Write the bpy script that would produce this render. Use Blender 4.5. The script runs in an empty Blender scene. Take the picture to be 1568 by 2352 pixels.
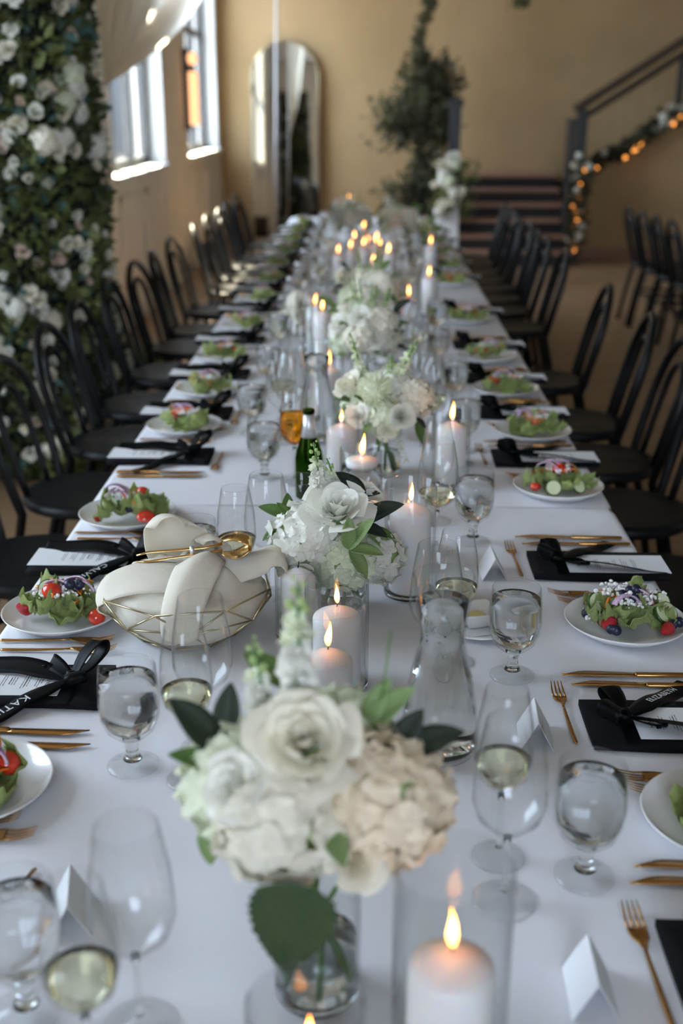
import bpy, bmesh, math, random
import numpy as np
from mathutils import Vector, Matrix, Euler

SC = bpy.context.scene
COL = SC.collection
PI = math.pi
random.seed(7)

# ------------------------------------------------------------------ camera
cam_d = bpy.data.cameras.new('camera')
cam = bpy.data.objects.new('camera', cam_d)
COL.objects.link(cam)
PITCH = math.atan(935 / 2613.0)
cam.location = (0, 0, 1.64)
cam.rotation_euler = (PI / 2 - PITCH, 0, 0.0238)
cam_d.sensor_fit = 'VERTICAL'
cam_d.sensor_height = 36.0
cam_d.lens = 2613.0 / 2352 * 36.0
cam_d.clip_start = 0.05
cam_d.dof.use_dof = True
cam_d.dof.focus_distance = 1.87
cam_d.dof.aperture_fstop = 2.7
SC.camera = cam

# ------------------------------------------------------------------ world, sun, exposure
world = bpy.data.worlds.new('sky')
SC.world = world
world.use_nodes = True
wn = world.node_tree
wn.nodes['Background'].inputs[0].default_value = (0.67, 0.79, 1.0, 1)
wn.nodes['Background'].inputs[1].default_value = 15.0

sun_d = bpy.data.lights.new('sun', 'SUN')
sun = bpy.data.objects.new('sun', sun_d)
COL.objects.link(sun)
sun_d.energy = 90.0
sun_d.color = (1.0, 0.86, 0.62)
sun_d.angle = math.radians(0.6)
sun.location = (-6, 14, 9)
sun.rotation_euler = Vector((0.36, -0.55, -0.76)).to_track_quat('-Z', 'Y').to_euler()

vs = SC.view_settings
vs.view_transform = 'Standard'
vs.look = 'None'
vs.exposure = -0.17
vs.gamma = 1.0
vs.use_curve_mapping = False

cy = SC.cycles
cy.max_bounces = 10
cy.diffuse_bounces = 3
cy.glossy_bounces = 3
cy.transmission_bounces = 10
cy.transparent_max_bounces = 24
cy.use_adaptive_sampling = True
cy.adaptive_threshold = 0.16
cy.adaptive_min_samples = 20
cy.use_light_tree = False
cy.sample_clamp_indirect = 4.0
cy.sample_clamp_direct = 0.0
cy.use_denoising = True
cy.caustics_reflective = False

WX, NX, JOGY, SILL, WTOP = -1.86, -3.3, 4.66, 1.13, 3.7
WINDOWS = [(NX, 1.1, 3.7), (WX, 8.55, 10.8), (WX, 12.2, 14.6)]
BACKY, RIGHTX, REARY, CEIL = 14.85, 6.6, -3.6, 4.2

for k, (wx, a, b) in enumerate(WINDOWS):
    pd = bpy.data.lights.new('window_portal', 'AREA')
    po = bpy.data.objects.new('window_portal', pd)
    COL.objects.link(po)
    pd.shape = 'RECTANGLE'
    pd.size = b - a
    pd.size_y = WTOP - SILL
    po.location = (wx - 0.24, (a + b) / 2, (SILL + WTOP) / 2)
    po.rotation_euler = Matrix(((0, 0, -1), (1, 0, 0), (0, -1, 0))).to_euler()
    pd.cycles.is_portal = True

RWIN = (-0.95, 1.15)  # opening added behind the camera to light the flowers from the front
pd = bpy.data.lights.new('window_portal', 'AREA'); po = bpy.data.objects.new('window_portal', pd); COL.objects.link(po)
pd.shape = 'RECTANGLE'; pd.size = RWIN[1] - RWIN[0]; pd.size_y = WTOP - SILL
po.location = ((RWIN[0] + RWIN[1]) / 2, REARY - .2, (SILL + WTOP) / 2)
po.rotation_euler = (PI / 2, 0, 0)
po.rotation_euler = Vector((0, 1, 0)).to_track_quat('-Z', 'Y').to_euler()
pd.cycles.is_portal = True

# ------------------------------------------------------------------ materials
MATS = {}
def mat(name, col=(.8, .8, .8), rough=.5, metal=0., **kw):
    m = bpy.data.materials.new(name)
    m.use_nodes = True
    b = m.node_tree.nodes['Principled BSDF']
    b.inputs['Base Color'].default_value = (*col, 1)
    b.inputs['Roughness'].default_value = rough
    b.inputs['Metallic'].default_value = metal
    for k, v in kw.items():
        if k in ('var', 'bump', 'tex'):
            continue
        b.inputs[k].default_value = v
    MATS[name] = m
    return m

def nodes(m):
    return m.node_tree.nodes, m.node_tree.links, m.node_tree.nodes['Principled BSDF']

def add_noise_color(m, c1, c2, scale=20., detail=3., coord='Object', rand=0.0, lo=.35, hi=.65, stretch=None):
    n, l, b = nodes(m)
    tc = n.new('ShaderNodeTexCoord')
    nz = n.new('ShaderNodeTexNoise')
    nz.inputs['Scale'].default_value = scale
    nz.inputs['Detail'].default_value = detail
    src = tc.outputs[coord]
    if stretch:
        mp = n.new('ShaderNodeMapping')
        mp.inputs['Scale'].default_value = stretch
        l.new(src, mp.inputs[0])
        src = mp.outputs[0]
    l.new(src, nz.inputs['Vector'])
    cr = n.new('ShaderNodeValToRGB')
    cr.color_ramp.elements[0].position = lo
    cr.color_ramp.elements[1].position = hi
    cr.color_ramp.elements[0].color = (*c1, 1)
    cr.color_ramp.elements[1].color = (*c2, 1)
    l.new(nz.outputs['Fac'], cr.inputs[0])
    out = cr.outputs[0]
    if rand > 0:
        oi = n.new('ShaderNodeObjectInfo')
        hs = n.new('ShaderNodeHueSaturation')
        mr = n.new('ShaderNodeMapRange')
        mr.inputs['To Min'].default_value = 1 - rand
        mr.inputs['To Max'].default_value = 1 + rand
        l.new(oi.outputs['Random'], mr.inputs['Value'])
        l.new(mr.outputs[0], hs.inputs['Value'])
        l.new(out, hs.inputs['Color'])
        out = hs.outputs[0]
    l.new(out, b.inputs['Base Color'])
    return nz

def add_bump(m, scale=200., strength=.2, dist=.001, kind='noise', coord='Object'):
    n, l, b = nodes(m)
    tc = n.new('ShaderNodeTexCoord')
    if kind == 'noise':
        t = n.new('ShaderNodeTexNoise')
        t.inputs['Scale'].default_value = scale
        t.inputs['Detail'].default_value = 2
        o = t.outputs['Fac']
    elif kind == 'voronoi':
        t = n.new('ShaderNodeTexVoronoi')
        t.inputs['Scale'].default_value = scale
        o = t.outputs['Distance']
    else:
        t = n.new('ShaderNodeTexWave')
        t.inputs['Scale'].default_value = scale
        o = t.outputs['Fac']
    l.new(tc.outputs[coord], t.inputs['Vector'])
    bp = n.new('ShaderNodeBump')
    bp.inputs['Strength'].default_value = strength
    bp.inputs['Distance'].default_value = dist
    l.new(o, bp.inputs['Height'])
    l.new(bp.outputs[0], b.inputs['Normal'])

def translucent(m, amount=.35, col=None):
    """mix a translucent lobe into a leaf, petal or cloth"""
    n, l, b = nodes(m)
    out = n['Material Output']
    t = n.new('ShaderNodeBsdfTranslucent')
    if col:
        t.inputs['Color'].default_value = (*col, 1)
    elif b.inputs['Base Color'].is_linked:
        l.new(b.inputs['Base Color'].links[0].from_socket, t.inputs['Color'])
    else:
        t.inputs['Color'].default_value = b.inputs['Base Color'].default_value
    mx = n.new('ShaderNodeMixShader')
    mx.inputs[0].default_value = amount
    l.new(b.outputs[0], mx.inputs[1])
    l.new(t.outputs[0], mx.inputs[2])
    l.new(mx.outputs[0], out.inputs['Surface'])

def thin_glass(name, tint=(.993, .997, .996), rough=0.0, boost=1.0, ior=1.5):
    m = bpy.data.materials.new(name)
    m.use_nodes = True
    n, l = m.node_tree.nodes, m.node_tree.links
    n.remove(n['Principled BSDF'])
    tr = n.new('ShaderNodeBsdfTransparent')
    tr.inputs[0].default_value = (*tint, 1)
    gl = n.new('ShaderNodeBsdfGlossy')
    gl.inputs['Roughness'].default_value = rough
    lw = n.new('ShaderNodeLayerWeight')
    lw.inputs['Blend'].default_value = .5
    pw = n.new('ShaderNodeMath'); pw.operation = 'POWER'; pw.inputs[1].default_value = 5.0
    l.new(lw.outputs['Facing'], pw.inputs[0])
    mu = n.new('ShaderNodeMath')
    mu.operation = 'MULTIPLY_ADD'
    mu.inputs[1].default_value = .75 * boost
    mu.inputs[2].default_value = .035 * boost
    mu.use_clamp = True
    l.new(pw.outputs[0], mu.inputs[0])
    mx = n.new('ShaderNodeMixShader')
    l.new(mu.outputs[0], mx.inputs[0])
    l.new(tr.outputs[0], mx.inputs[1])
    l.new(gl.outputs[0], mx.inputs[2])
    l.new(mx.outputs[0], n['Material Output'].inputs['Surface'])
    MATS[name] = m
    return m

def solid_glass(name, col=(1, 1, 1), ior=1.45, rough=0.0):
    m = bpy.data.materials.new(name)
    m.use_nodes = True
    n, l = m.node_tree.nodes, m.node_tree.links
    n.remove(n['Principled BSDF'])
    g = n.new('ShaderNodeBsdfGlass')
    g.inputs['Color'].default_value = (*col, 1)
    g.inputs['IOR'].default_value = ior
    g.inputs['Roughness'].default_value = rough
    l.new(g.outputs[0], n['Material Output'].inputs['Surface'])
    MATS[name] = m
    return m

mat('linen', (.80, .80, .82), .85)
add_noise_color(MATS['linen'], (.77, .77, .79), (.84, .84, .86), 3.0, 4.)
add_bump(MATS['linen'], 900., .12, .0006)
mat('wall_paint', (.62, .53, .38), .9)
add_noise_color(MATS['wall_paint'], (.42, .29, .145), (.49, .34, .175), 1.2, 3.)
mat('left_paint', (.62, .55, .44), .85)
add_noise_color(MATS['left_paint'], (.83, .77, .66), (.89, .83, .72), 1.5, 3.)
mat('reveal_paint', (.80, .79, .74), .8)
mat('ceiling_paint', (.52, .47, .39), .9)
mat('frame_metal', (.055, .06, .065), .45)
mat('black_lacquer', (.003, .0033, .0036), .40, **{'Specular IOR Level': .22})
mat('seat_black', (.004, .005, .006), .42, **{'Specular IOR Level': .2})
mat('stair_riser', (.012, .010, .009), .6)
mat('stair_tread', (.34, .19, .125), .5)
mat('rail_wood', (.075, .05, .035), .5)
mat('newel_metal', (.03, .032, .036), .45)
mat('steel_cable', (.42, .36, .30), .4, .6)
mat('porcelain', (.86, .85, .83), .12)
MATS['porcelain'].node_tree.nodes['Principled BSDF'].inputs['Coat Weight'].default_value = .5
mat('gold', (.52, .28, .09), .22, 1.0)
mat('gold_bright', (.80, .52, .20), .16, 1.0)
mat('brass_wire', (.55, .47, .28), .3, 1.0)
mat('napkin_black', (.004, .004, .005), .9, **{'Specular IOR Level': .2})
add_bump(MATS['napkin_black'], 700., .3, .0006)
mat('satin_black', (.002, .0023, .0026), .48, **{'Specular IOR Level': .10})
MATS['satin_black'].node_tree.nodes['Principled BSDF'].inputs['Sheen Weight'].default_value = .0
mat('card_white', (.82, .83, .84), .7)
mat('menu_paper', (.78, .79, .79), .75)
mat('print_grey', (.16, .16, .17), .8)
mat('print_silver', (.72, .74, .75), .45)
mat('cream_cloth', (.93, .88, .74), .85)
add_bump(MATS['cream_cloth'], 38., .35, .006)
translucent(MATS['cream_cloth'], .22, (.9, .74, .42))
mat('wax', (.90, .86, .84), .45)
_b = MATS['wax'].node_tree.nodes['Principled BSDF']
_b.inputs['Subsurface Weight'].default_value = .75
_b.inputs['Subsurface Radius'].default_value = (1.0, .45, .25)
_b.inputs['Subsurface Scale'].default_value = .022
mat('wick', (.02, .015, .01), .9)
thin_glass('glass_thin', boost=1.1)
thin_glass('glass_foot', (.994, .997, .996), boost=1.15)
thin_glass('glass_cyl', (.990, .995, .993), boost=1.1)
thin_glass('pane_glass', (.95, .97, .96), boost=.8)
solid_glass('glass_solid', (.985, .995, .99), 1.47)
solid_glass('water', (.99, 1, 1), 1.33)
solid_glass('water_cold', (.97, .985, .99), 1.33, .06)
solid_glass('white_wine', (.985, .975, .83), 1.34)
solid_glass('amber_drink', (1.0, .62, .08), 1.34, .05)
solid_glass('bottle_green', (.24, .40, .08), 1.45, .02)
mat('foil_silver', (.70, .72, .74), .38, .8)
# flame
m = bpy.data.materials.new('flame'); m.use_nodes = True; MATS['flame'] = m
n, l = m.node_tree.nodes, m.node_tree.links
n.remove(n['Principled BSDF'])
tc = n.new('ShaderNodeTexCoord'); sp = n.new('ShaderNodeSeparateXYZ'); cr = n.new('ShaderNodeValToRGB')
em = n.new('ShaderNodeEmission'); em.inputs[1].default_value = 16.0
l.new(tc.outputs['Generated'], sp.inputs[0]); l.new(sp.outputs['Z'], cr.inputs[0])
cr.color_ramp.elements[0].color = (.75, .16, .03, 1)
cr.color_ramp.elements[1].color = (.9, .22, .02, 1)
e = cr.color_ramp.elements.new(.25); e.color = (1.0, .36, .07, 1)
e = cr.color_ramp.elements.new(.55); e.color = (1.0, .47, .13, 1)
l.new(cr.outputs[0], em.inputs[0]); l.new(em.outputs[0], n['Material Output'].inputs[0])
m = bpy.data.materials.new('lamp_glow'); m.use_nodes = True; MATS['lamp_glow'] = m
n, l = m.node_tree.nodes, m.node_tree.links
n.remove(n['Principled BSDF']); em = n.new('ShaderNodeEmission')
em.inputs[0].default_value = (1, .50, .24, 1); em.inputs[1].default_value = 2.2
l.new(em.outputs[0], n['Material Output'].inputs[0])
m = bpy.data.materials.new('bulb_glow'); m.use_nodes = True; MATS['bulb_glow'] = m
n, l = m.node_tree.nodes, m.node_tree.links
n.remove(n['Principled BSDF']); em = n.new('ShaderNodeEmission')
em.inputs[0].default_value = (1, .36, .07, 1); em.inputs[1].default_value = 3.0
l.new(em.outputs[0], n['Material Output'].inputs[0])

def petal_mat(name, c1, c2, tr=.3, scale=25., rand=.06):
    mat(name, c1, .6)
    add_noise_color(MATS[name], c1, c2, scale, 2., rand=rand)
    MATS[name].node_tree.nodes['Principled BSDF'].inputs['Sheen Weight'].default_value = .1
    translucent(MATS[name], tr)
petal_mat('petal_white', (.93, .91, .77), (.96, .95, .86), .2)
petal_mat('petal_cream', (.93, .86, .66), (.96, .91, .76), .2)
petal_mat('petal_green_white', (.80, .86, .56), (.93, .94, .76), .22)
petal_mat('petal_peach', (.95, .76, .52), (.96, .86, .66), .2)
petal_mat('petal_blush', (.78, .58, .46), (.80, .68, .56))
petal_mat('bud_green', (.42, .58, .16), (.62, .74, .36))
petal_mat('leaf_dark', (.006, .015, .005), (.012, .026, .008), .04, 40., .25)
petal_mat('leaf_mid', (.07, .15, .025), (.14, .24, .05), .25, 40., .25)
petal_mat('leaf_deep', (.02, .05, .012), (.045, .09, .022), .15, 40., .1)
petal_mat('leaf_light', (.20, .34, .09), (.40, .52, .22), .3, 60., .15)
petal_mat('leaf_pillar', (.045, .062, .012), (.19, .22, .055), .2, 3., .2)
petal_mat('leaf_teal', (.05, .13, .12), (.10, .22, .20), .2, 3., .2)
petal_mat('leaf_far', (.028, .030, .009), (.10, .10, .034), .15, 2.0, .2)
petal_mat('lettuce', (.30, .43, .06), (.70, .78, .35), .35, 60., .15)
add_bump(MATS['lettuce'], 260., .7, .0015)
mat('stem_green', (.10, .22, .05), .5)
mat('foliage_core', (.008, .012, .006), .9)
mat('tomato', (.62, .035, .012), .18); MATS['tomato'].node_tree.nodes['Principled BSDF'].inputs['Coat Weight'].default_value = .6
mat('strawberry', (.50, .015, .02), .3); add_bump(MATS['strawberry'], 420., .6, .0012, 'voronoi')
mat('blueberry', (.012, .016, .045), .38)
mat('carrot', (.85, .20, .02), .35)
mat('onion', (.62, .42, .58), .35)
add_noise_color(MATS['onion'], (.28, .04, .22), (.82, .70, .78), 70., 2., lo=.42, hi=.55)
mat('cucumber_flesh', (.72, .78, .48), .3)
mat('cucumber_skin', (.03, .09, .015), .4)
mat('cheese', (.86, .84, .78), .7)
mat('box_black', (.01, .01, .01), .6)
mat('white_paint', (.80, .80, .80), .5)
mat('butter', (.85, .70, .30), .5)
mat('mirror', (.92, .93, .90), .02, 1.0)
mat('drape', (.88, .83, .72), .85)
translucent(MATS['drape'], .85, (.98, .93, .82))
mat('facade', (.45, .40, .35), .9)
add_noise_color(MATS['facade'], (.20, .18, .15), (.26, .24, .20), .6, 3.)
mat('facade_brick', (.30, .12, .07), .9)
mat('ground', (.30, .29, .28), .95)
# floor boards: fine grain and board joints along X
mat('floor_wood', (.20, .13, .08), .42)
n, l, b = nodes(MATS['floor_wood'])
tc = n.new('ShaderNodeTexCoord'); br = n.new('ShaderNodeTexBrick')
br.offset = .37; br.inputs['Scale'].default_value = 1.0
br.inputs['Brick Width'].default_value = 1.9; br.inputs['Row Height'].default_value = .085
br.inputs['Mortar Size'].default_value = .0015
br.inputs['Color1'].default_value = (.29, .18, .10, 1); br.inputs['Color2'].default_value = (.36, .23, .13, 1)
br.inputs['Mortar'].default_value = (.05, .03, .02, 1)
l.new(tc.outputs['Object'], br.inputs['Vector'])
mp = n.new('ShaderNodeMapping'); mp.inputs['Scale'].default_value = (3, 60, 1)
nz = n.new('ShaderNodeTexNoise'); nz.inputs['Scale'].default_value = 1.0; nz.inputs['Detail'].default_value = 4
l.new(tc.outputs['Object'], mp.inputs[0]); l.new(mp.outputs[0], nz.inputs['Vector'])
mx = n.new('ShaderNodeMixRGB'); mx.blend_type = 'MULTIPLY'; mx.inputs[0].default_value = .35
l.new(br.outputs['Color'], mx.inputs[1]); l.new(nz.outputs['Fac'], mx.inputs[2]); l.new(mx.outputs[0], b.inputs['Base Color'])

# ------------------------------------------------------------------ mesh helpers
class MB:
    def __init__(s):
        s.v = []; s.f = []
    def add(s, vs_, fs, M=None):
        o = len(s.v)
        if M is not None:
            vs_ = [tuple(M @ Vector(p)) for p in vs_]
        s.v.extend([tuple(p) for p in vs_])
        s.f.extend([tuple(i + o for i in q) for q in fs])
        return s
    def box(s, x0, x1, y0, y1, z0, z1, M=None):
        v = [(x0, y0, z0), (x1, y0, z0), (x1, y1, z0), (x0, y1, z0), (x0, y0, z1), (x1, y0, z1), (x1, y1, z1), (x0, y1, z1)]
        f = [(3, 2, 1, 0), (4, 5, 6, 7), (0, 1, 5, 4), (1, 2, 6, 5), (2, 3, 7, 6), (3, 0, 4, 7)]
        return s.add(v, f, M)
    def lathe(s, prof, n=24, M=None, close=False):
        """revolve (r, z) points; r == 0 makes a pole"""
        v = []; rows = []
        for r, z in prof:
            if r < 1e-6:
                rows.append([len(v)]); v.append((0, 0, z))
            else:
                rows.append(list(range(len(v), len(v) + n)))
                v += [(r * math.cos(2 * PI * i / n), r * math.sin(2 * PI * i / n), z) for i in range(n)]
        f = []
        pairs = list(zip(rows, rows[1:]))
        if close:
            pairs.append((rows[-1], rows[0]))
        for a, b_ in pairs:
            for i in range(n):
                j = (i + 1) % n
                if len(a) == 1 and len(b_) == 1:
                    continue
                if len(a) == 1:
                    f.append((a[0], b_[j], b_[i]))
                elif len(b_) == 1:
                    f.append((a[i], a[j], b_[0]))
                else:
                    f.append((a[i], a[j], b_[j], b_[i]))
        return s.add(v, f, M)
    def tube(s, pts, rad, n=8, caps=True, closed=False, M=None, flat=None):
        """sweep a circle along points; flat=(a, b) scales the two cross axes"""
        pts = [Vector(p) for p in pts]
        N = len(pts)
        if not hasattr(rad, '__len__'):
            rad = [rad] * N
        v = []; f = []
        up = None
        for i, p in enumerate(pts):
            if closed:
                t = pts[(i + 1) % N] - pts[i - 1]
            else:
                t = pts[min(i + 1, N - 1)] - pts[max(i - 1, 0)]
            t.normalize()
            if up is None:
                up = Vector((0, 0, 1)) if abs(t.z) < .9 else Vector((1, 0, 0))
            a = up - t * up.dot(t)
            if a.length < 1e-5:
                a = t.orthogonal()
            a.normalize()
            up = a
            c = t.cross(a)
            fa, fb = flat if flat else (1, 1)
            for k in range(n):
                th = 2 * PI * k / n
                v.append(tuple(p + (a * math.cos(th) * fa + c * math.sin(th) * fb) * rad[i]))
        for i in range(N if closed else N - 1):
            j = (i + 1) % N
            for k in range(n):
                q = (k + 1) % n
                f.append((i * n + k, i * n + q, j * n + q, j * n + k))
        if caps and not closed:
            f.append(tuple(range(n - 1, -1, -1)))
            f.append(tuple((N - 1) * n + k for k in range(n)))
        return s.add(v, f, M)
    def grid(s, P, M=None, closed_u=False):
        nu = len(P); nv = len(P[0])
        v = [tuple(p) for row in P for p in row]
        f = []
        for i in range(nu if closed_u else nu - 1):
            j = (i + 1) % nu
            for k in range(nv - 1):
                f.append((i * nv + k, j * nv + k, j * nv + k + 1, i * nv + k + 1))
        return s.add(v, f, M)
    def slab(s, P, t, M=None):
        """a sheet given as a grid of points, with thickness t"""
        nu = len(P); nv = len(P[0])
        A = np.array(P, float)
        du = np.gradient(A, axis=0); dv = np.gradient(A, axis=1)
        nn = np.cross(du, dv)
        ln = np.linalg.norm(nn, axis=2, keepdims=True); ln[ln < 1e-9] = 1
        nn = nn / ln * t * .5
        T = (A + nn).reshape(-1, 3); B = (A - nn).reshape(-1, 3)
        o = nu * nv
        v = [tuple(p) for p in T] + [tuple(p) for p in B]
        f = []
        for i in range(nu - 1):
            for k in range(nv - 1):
                a, b_, c, d = i * nv + k, (i + 1) * nv + k, (i + 1) * nv + k + 1, i * nv + k + 1
                f.append((a, b_, c, d)); f.append((o + d, o + c, o + b_, o + a))
        edge = [i * nv for i in range(nu)] + [(nu - 1) * nv + k for k in range(1, nv)] + [i * nv + nv - 1 for i in range(nu - 2, -1, -1)] + [k for k in range(nv - 2, 0, -1)]
        for a, b_ in zip(edge, edge[1:] + edge[:1]):
            f.append((a, o + a, o + b_, b_))
        return s.add(v, f, M)
    def mesh(s, name, material=None, smooth=True, fix=True):
        me = bpy.data.meshes.new(name)
        me.from_pydata(s.v, [], s.f)
        if fix and len(s.f) < 12000:
            bm = bmesh.new(); bm.from_mesh(me)
            bmesh.ops.recalc_face_normals(bm, faces=bm.faces)
            bm.to_mesh(me); bm.free()
        if smooth:
            me.polygons.foreach_set('use_smooth', [True] * len(me.polygons))
        if material:
            me.materials.append(MATS[material])
        me.update()
        return me
    def build(s, name, material, parent=None, loc=(0, 0, 0), rot=(0, 0, 0), smooth=True):
        return link(name, s.mesh(name, material, smooth), parent, loc, rot)

def link(name, data, parent=None, loc=(0, 0, 0), rot=(0, 0, 0), scale=(1, 1, 1), M=None):
    o = bpy.data.objects.new(name, data)
    COL.objects.link(o)
    if parent:
        o.parent = parent
    if M is not None:
        o.matrix_local = M
    else:
        o.location = loc; o.rotation_euler = rot; o.scale = scale
    return o

def sharp(o, ang=40):
    """flat shade boxy meshes by angle"""
    o.data.polygons.foreach_set('use_smooth', [False] * len(o.data.polygons))
    return o

def bevel(o, w=.004, seg=2):
    md = o.modifiers.new('bevel', 'BEVEL'); md.width = w; md.segments = seg; md.limit_method = 'ANGLE'
    return o

def tag(o, label=None, cat=None, group=None, kind=None):
    if label: o['label'] = label
    if cat: o['category'] = cat
    if group: o['group'] = group
    if kind: o['kind'] = kind
    return o

def thing(name, label, cat, loc=(0, 0, 0), rz=0, group=None):
    o = bpy.data.objects.new(name, None)
    COL.objects.link(o)
    o.empty_display_size = .05
    o.location = loc; o.rotation_euler = (0, 0, rz)
    return tag(o, label, cat, group)

def copy_tree(o, parent=None):
    c = o.copy(); COL.objects.link(c); c.parent = parent
    for ch in list(o.children):
        copy_tree(ch, c)
    return c

def struct(o):
    o['kind'] = 'structure'
    return o

def text_mesh(body, size, material, extrude=.0002, spacing=1.0):
    fc = bpy.data.curves.new('lettering', 'FONT'); fc.body = body; fc.size = size; fc.extrude = extrude
    fc.space_character = spacing; fc.align_x = 'CENTER'; fc.align_y = 'CENTER'
    tmp = bpy.data.objects.new('lettering_tmp', fc)
    me = bpy.data.meshes.new_from_object(tmp)
    bpy.data.objects.remove(tmp); bpy.data.curves.remove(fc)
    me.materials.clear(); me.materials.append(MATS[material])
    return me

ORD = ['first', 'second', 'third', 'fourth', 'fifth', 'sixth', 'seventh', 'eighth', 'ninth', 'tenth', 'eleventh', 'twelfth', 'thirteenth', 'fourteenth', 'fifteenth', 'sixteenth']
def look_at(d, up=(0, 0, 1)):
    """matrix whose +Z points along d"""
    return Vector(d).to_track_quat('Z', 'Y').to_matrix().to_4x4()

# ------------------------------------------------------------------ the room
def plan_box(z0, z1):
    return MB().box(NX - .26, RIGHTX, REARY, JOGY + .2, z0, z1).box(WX - .26, RIGHTX, JOGY + .2, BACKY, z0, z1)
struct(plan_box(-.1, 0).build('floor', 'floor_wood', smooth=False))
struct(plan_box(CEIL, CEIL + .1).build('ceiling', 'ceiling_paint', smooth=False))
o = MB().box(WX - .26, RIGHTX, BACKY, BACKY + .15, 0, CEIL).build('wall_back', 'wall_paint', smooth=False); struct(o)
o = MB().box(RIGHTX, RIGHTX + .15, REARY, BACKY, 0, CEIL).build('wall_right', 'left_paint', smooth=False); struct(o)
wr = MB().box(NX - .26, RIGHTX, REARY - .15, REARY, 0, SILL).box(NX - .26, RIGHTX, REARY - .15, REARY, WTOP, CEIL)
wr.box(NX - .26, RWIN[0], REARY - .15, REARY, SILL, WTOP).box(RWIN[1], RIGHTX, REARY - .15, REARY, SILL, WTOP)
struct(wr.build('wall_rear', 'left_paint', smooth=False))
w = bpy.data.objects.new('window_4', None); COL.objects.link(w); w.location = (sum(RWIN) / 2, REARY, SILL); struct(w)  # unseen rear window, added as frontal fill light
fr = MB(); hw = (RWIN[1] - RWIN[0]) / 2; hh = WTOP - SILL
for q in (-hw + .03, -hw / 3, hw / 3, hw - .03):
    fr.box(q - .03, q + .03, -.10, -.05, 0, hh)
for q in (.03, hh / 2, hh - .03):
    fr.box(-hw, hw, -.10, -.05, q - .03, q + .03)
fr.build('window_frame', 'frame_metal', w, smooth=False)
TH = .26
for wname, wx, y0, y1 in (('wall_left', WX, JOGY, BACKY), ('wall_left_near', NX, REARY, JOGY)):
    wb = MB()
    wb.box(wx - TH, wx, y0, y1, 0, SILL)
    wb.box(wx - TH, wx, y0, y1, WTOP, CEIL)
    edges = [y0] + [e for w in WINDOWS if w[0] == wx for e in w[1:]] + [y1]
    for a, b_ in zip(edges[::2], edges[1::2]):
        wb.box(wx - TH, wx, a, b_, SILL, WTOP)
    struct(wb.build(wname, 'left_paint', smooth=False))
struct(MB().box(NX, WX, JOGY, JOGY + .2, 0, CEIL).build('wall_corner_added', 'left_paint', smooth=False))  # unseen corner added so the near wall sits back and light spreads evenly
for k, (wx, a, b_) in enumerate(WINDOWS):
    w = bpy.data.objects.new('window_%d' % (k + 1), None); COL.objects.link(w)
    w.location = (wx, (a + b_) / 2, SILL); struct(w)
    hw = (b_ - a) / 2; hh = WTOP - SILL
    r = MB()
    r.box(-.13, .001, -hw, -hw + .012, 0, hh); r.box(-.13, .001, hw - .012, hw, 0, hh); r.box(-.13, .001, -hw, hw, hh - .012, hh)
    r.build('window_casing', 'reveal_paint', w, smooth=False)
    bevel(MB().box(-.24, .05, -hw, hw, -.035, .012).build('window_sill', 'reveal_paint', w, smooth=False), .006)
    fr = MB()
    for yy in (-hw + .04, -hw + .04 + (2 * hw - .08) * .333, -hw + .04 + (2 * hw - .08) * .667, hw - .04):
        fr.box(-.21, -.14, yy - .04, yy + .04, .012, hh)
    for zz in (.05, hh * .5, hh - .05):
        fr.box(-.20, -.15, -hw, hw, zz - .035, zz + .035)
    fr.build('window_frame', 'frame_metal', w, smooth=False)
    for j in range(3):
        y0 = -hw + .08 + j * (2 * hw - .08) * .333; y1 = y0 + (2 * hw - .08) * .333 - .08
        for z0, z1 in ((.085, hh * .5 - .035), (hh * .5 + .035, hh - .085)):
            MB().box(-.178, -.174, y0, y1, z0, z1).build('pane', 'pane_glass', w, smooth=False)
o = MB().box(WX, WX + .018, JOGY, BACKY, 0, .14).build('baseboard_left', 'left_paint', smooth=False); struct(o)
o = MB().box(WX, 1.0, BACKY - .018, BACKY, 0, .14).build('baseboard_back', 'wall_paint', smooth=False); struct(o)
o = bevel(MB().box(WX, WX + .05, 8.02, 8.2, 0, CEIL).build('trim_1', 'reveal_paint', smooth=False)); struct(o)
tp = MB()
for (a, b_) in ((8.7, 9.65), (9.75, 10.7), (12.3, 13.3), (13.45, 14.5)):
    for q in ((a, b_, .95, .99), (a, b_, .3, .34), (a, a + .04, .3, .99), (b_ - .04, b_, .3, .99)):
        tp.box(WX, WX + .014, *q)
struct(tp.build('trim_2', 'left_paint', smooth=False))
# outside: ground and the buildings across the yard
struct(MB().box(-40, NX - .4, -30, 50, -.9, -.8).build('ground', 'ground', smooth=False))
fac = bpy.data.objects.new('building', None); COL.objects.link(fac); fac.location = (-16, 33, -.8)
tag(fac, 'pale building seen through the tall side windows', 'building')
MB().box(-14, 13.0, 0, 5, 0, 9).build('facade', 'facade', fac, smooth=False)
for i in range(5):
    for zz in (1.2, 4.6):
        MB().box(1.4 + i * 2.3, 2.5 + i * 2.3, -.06, .02, zz, zz + 2.0).build('window_opening', 'frame_metal', fac, smooth=False)
bk = bpy.data.objects.new('building', None); COL.objects.link(bk); bk.location = (-8.6, 25, -.8)
tag(bk, 'low orange brick building outside the nearer tall window', 'building')
MB().box(-8, 0.9, 0, 4, 0, 3.4).build('facade', 'facade_brick', bk, smooth=False)
MB().box(-8.1, 1.0, -.1, 4.1, 3.4, 3.6).build('roof_edge', 'facade', bk, smooth=False)

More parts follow.
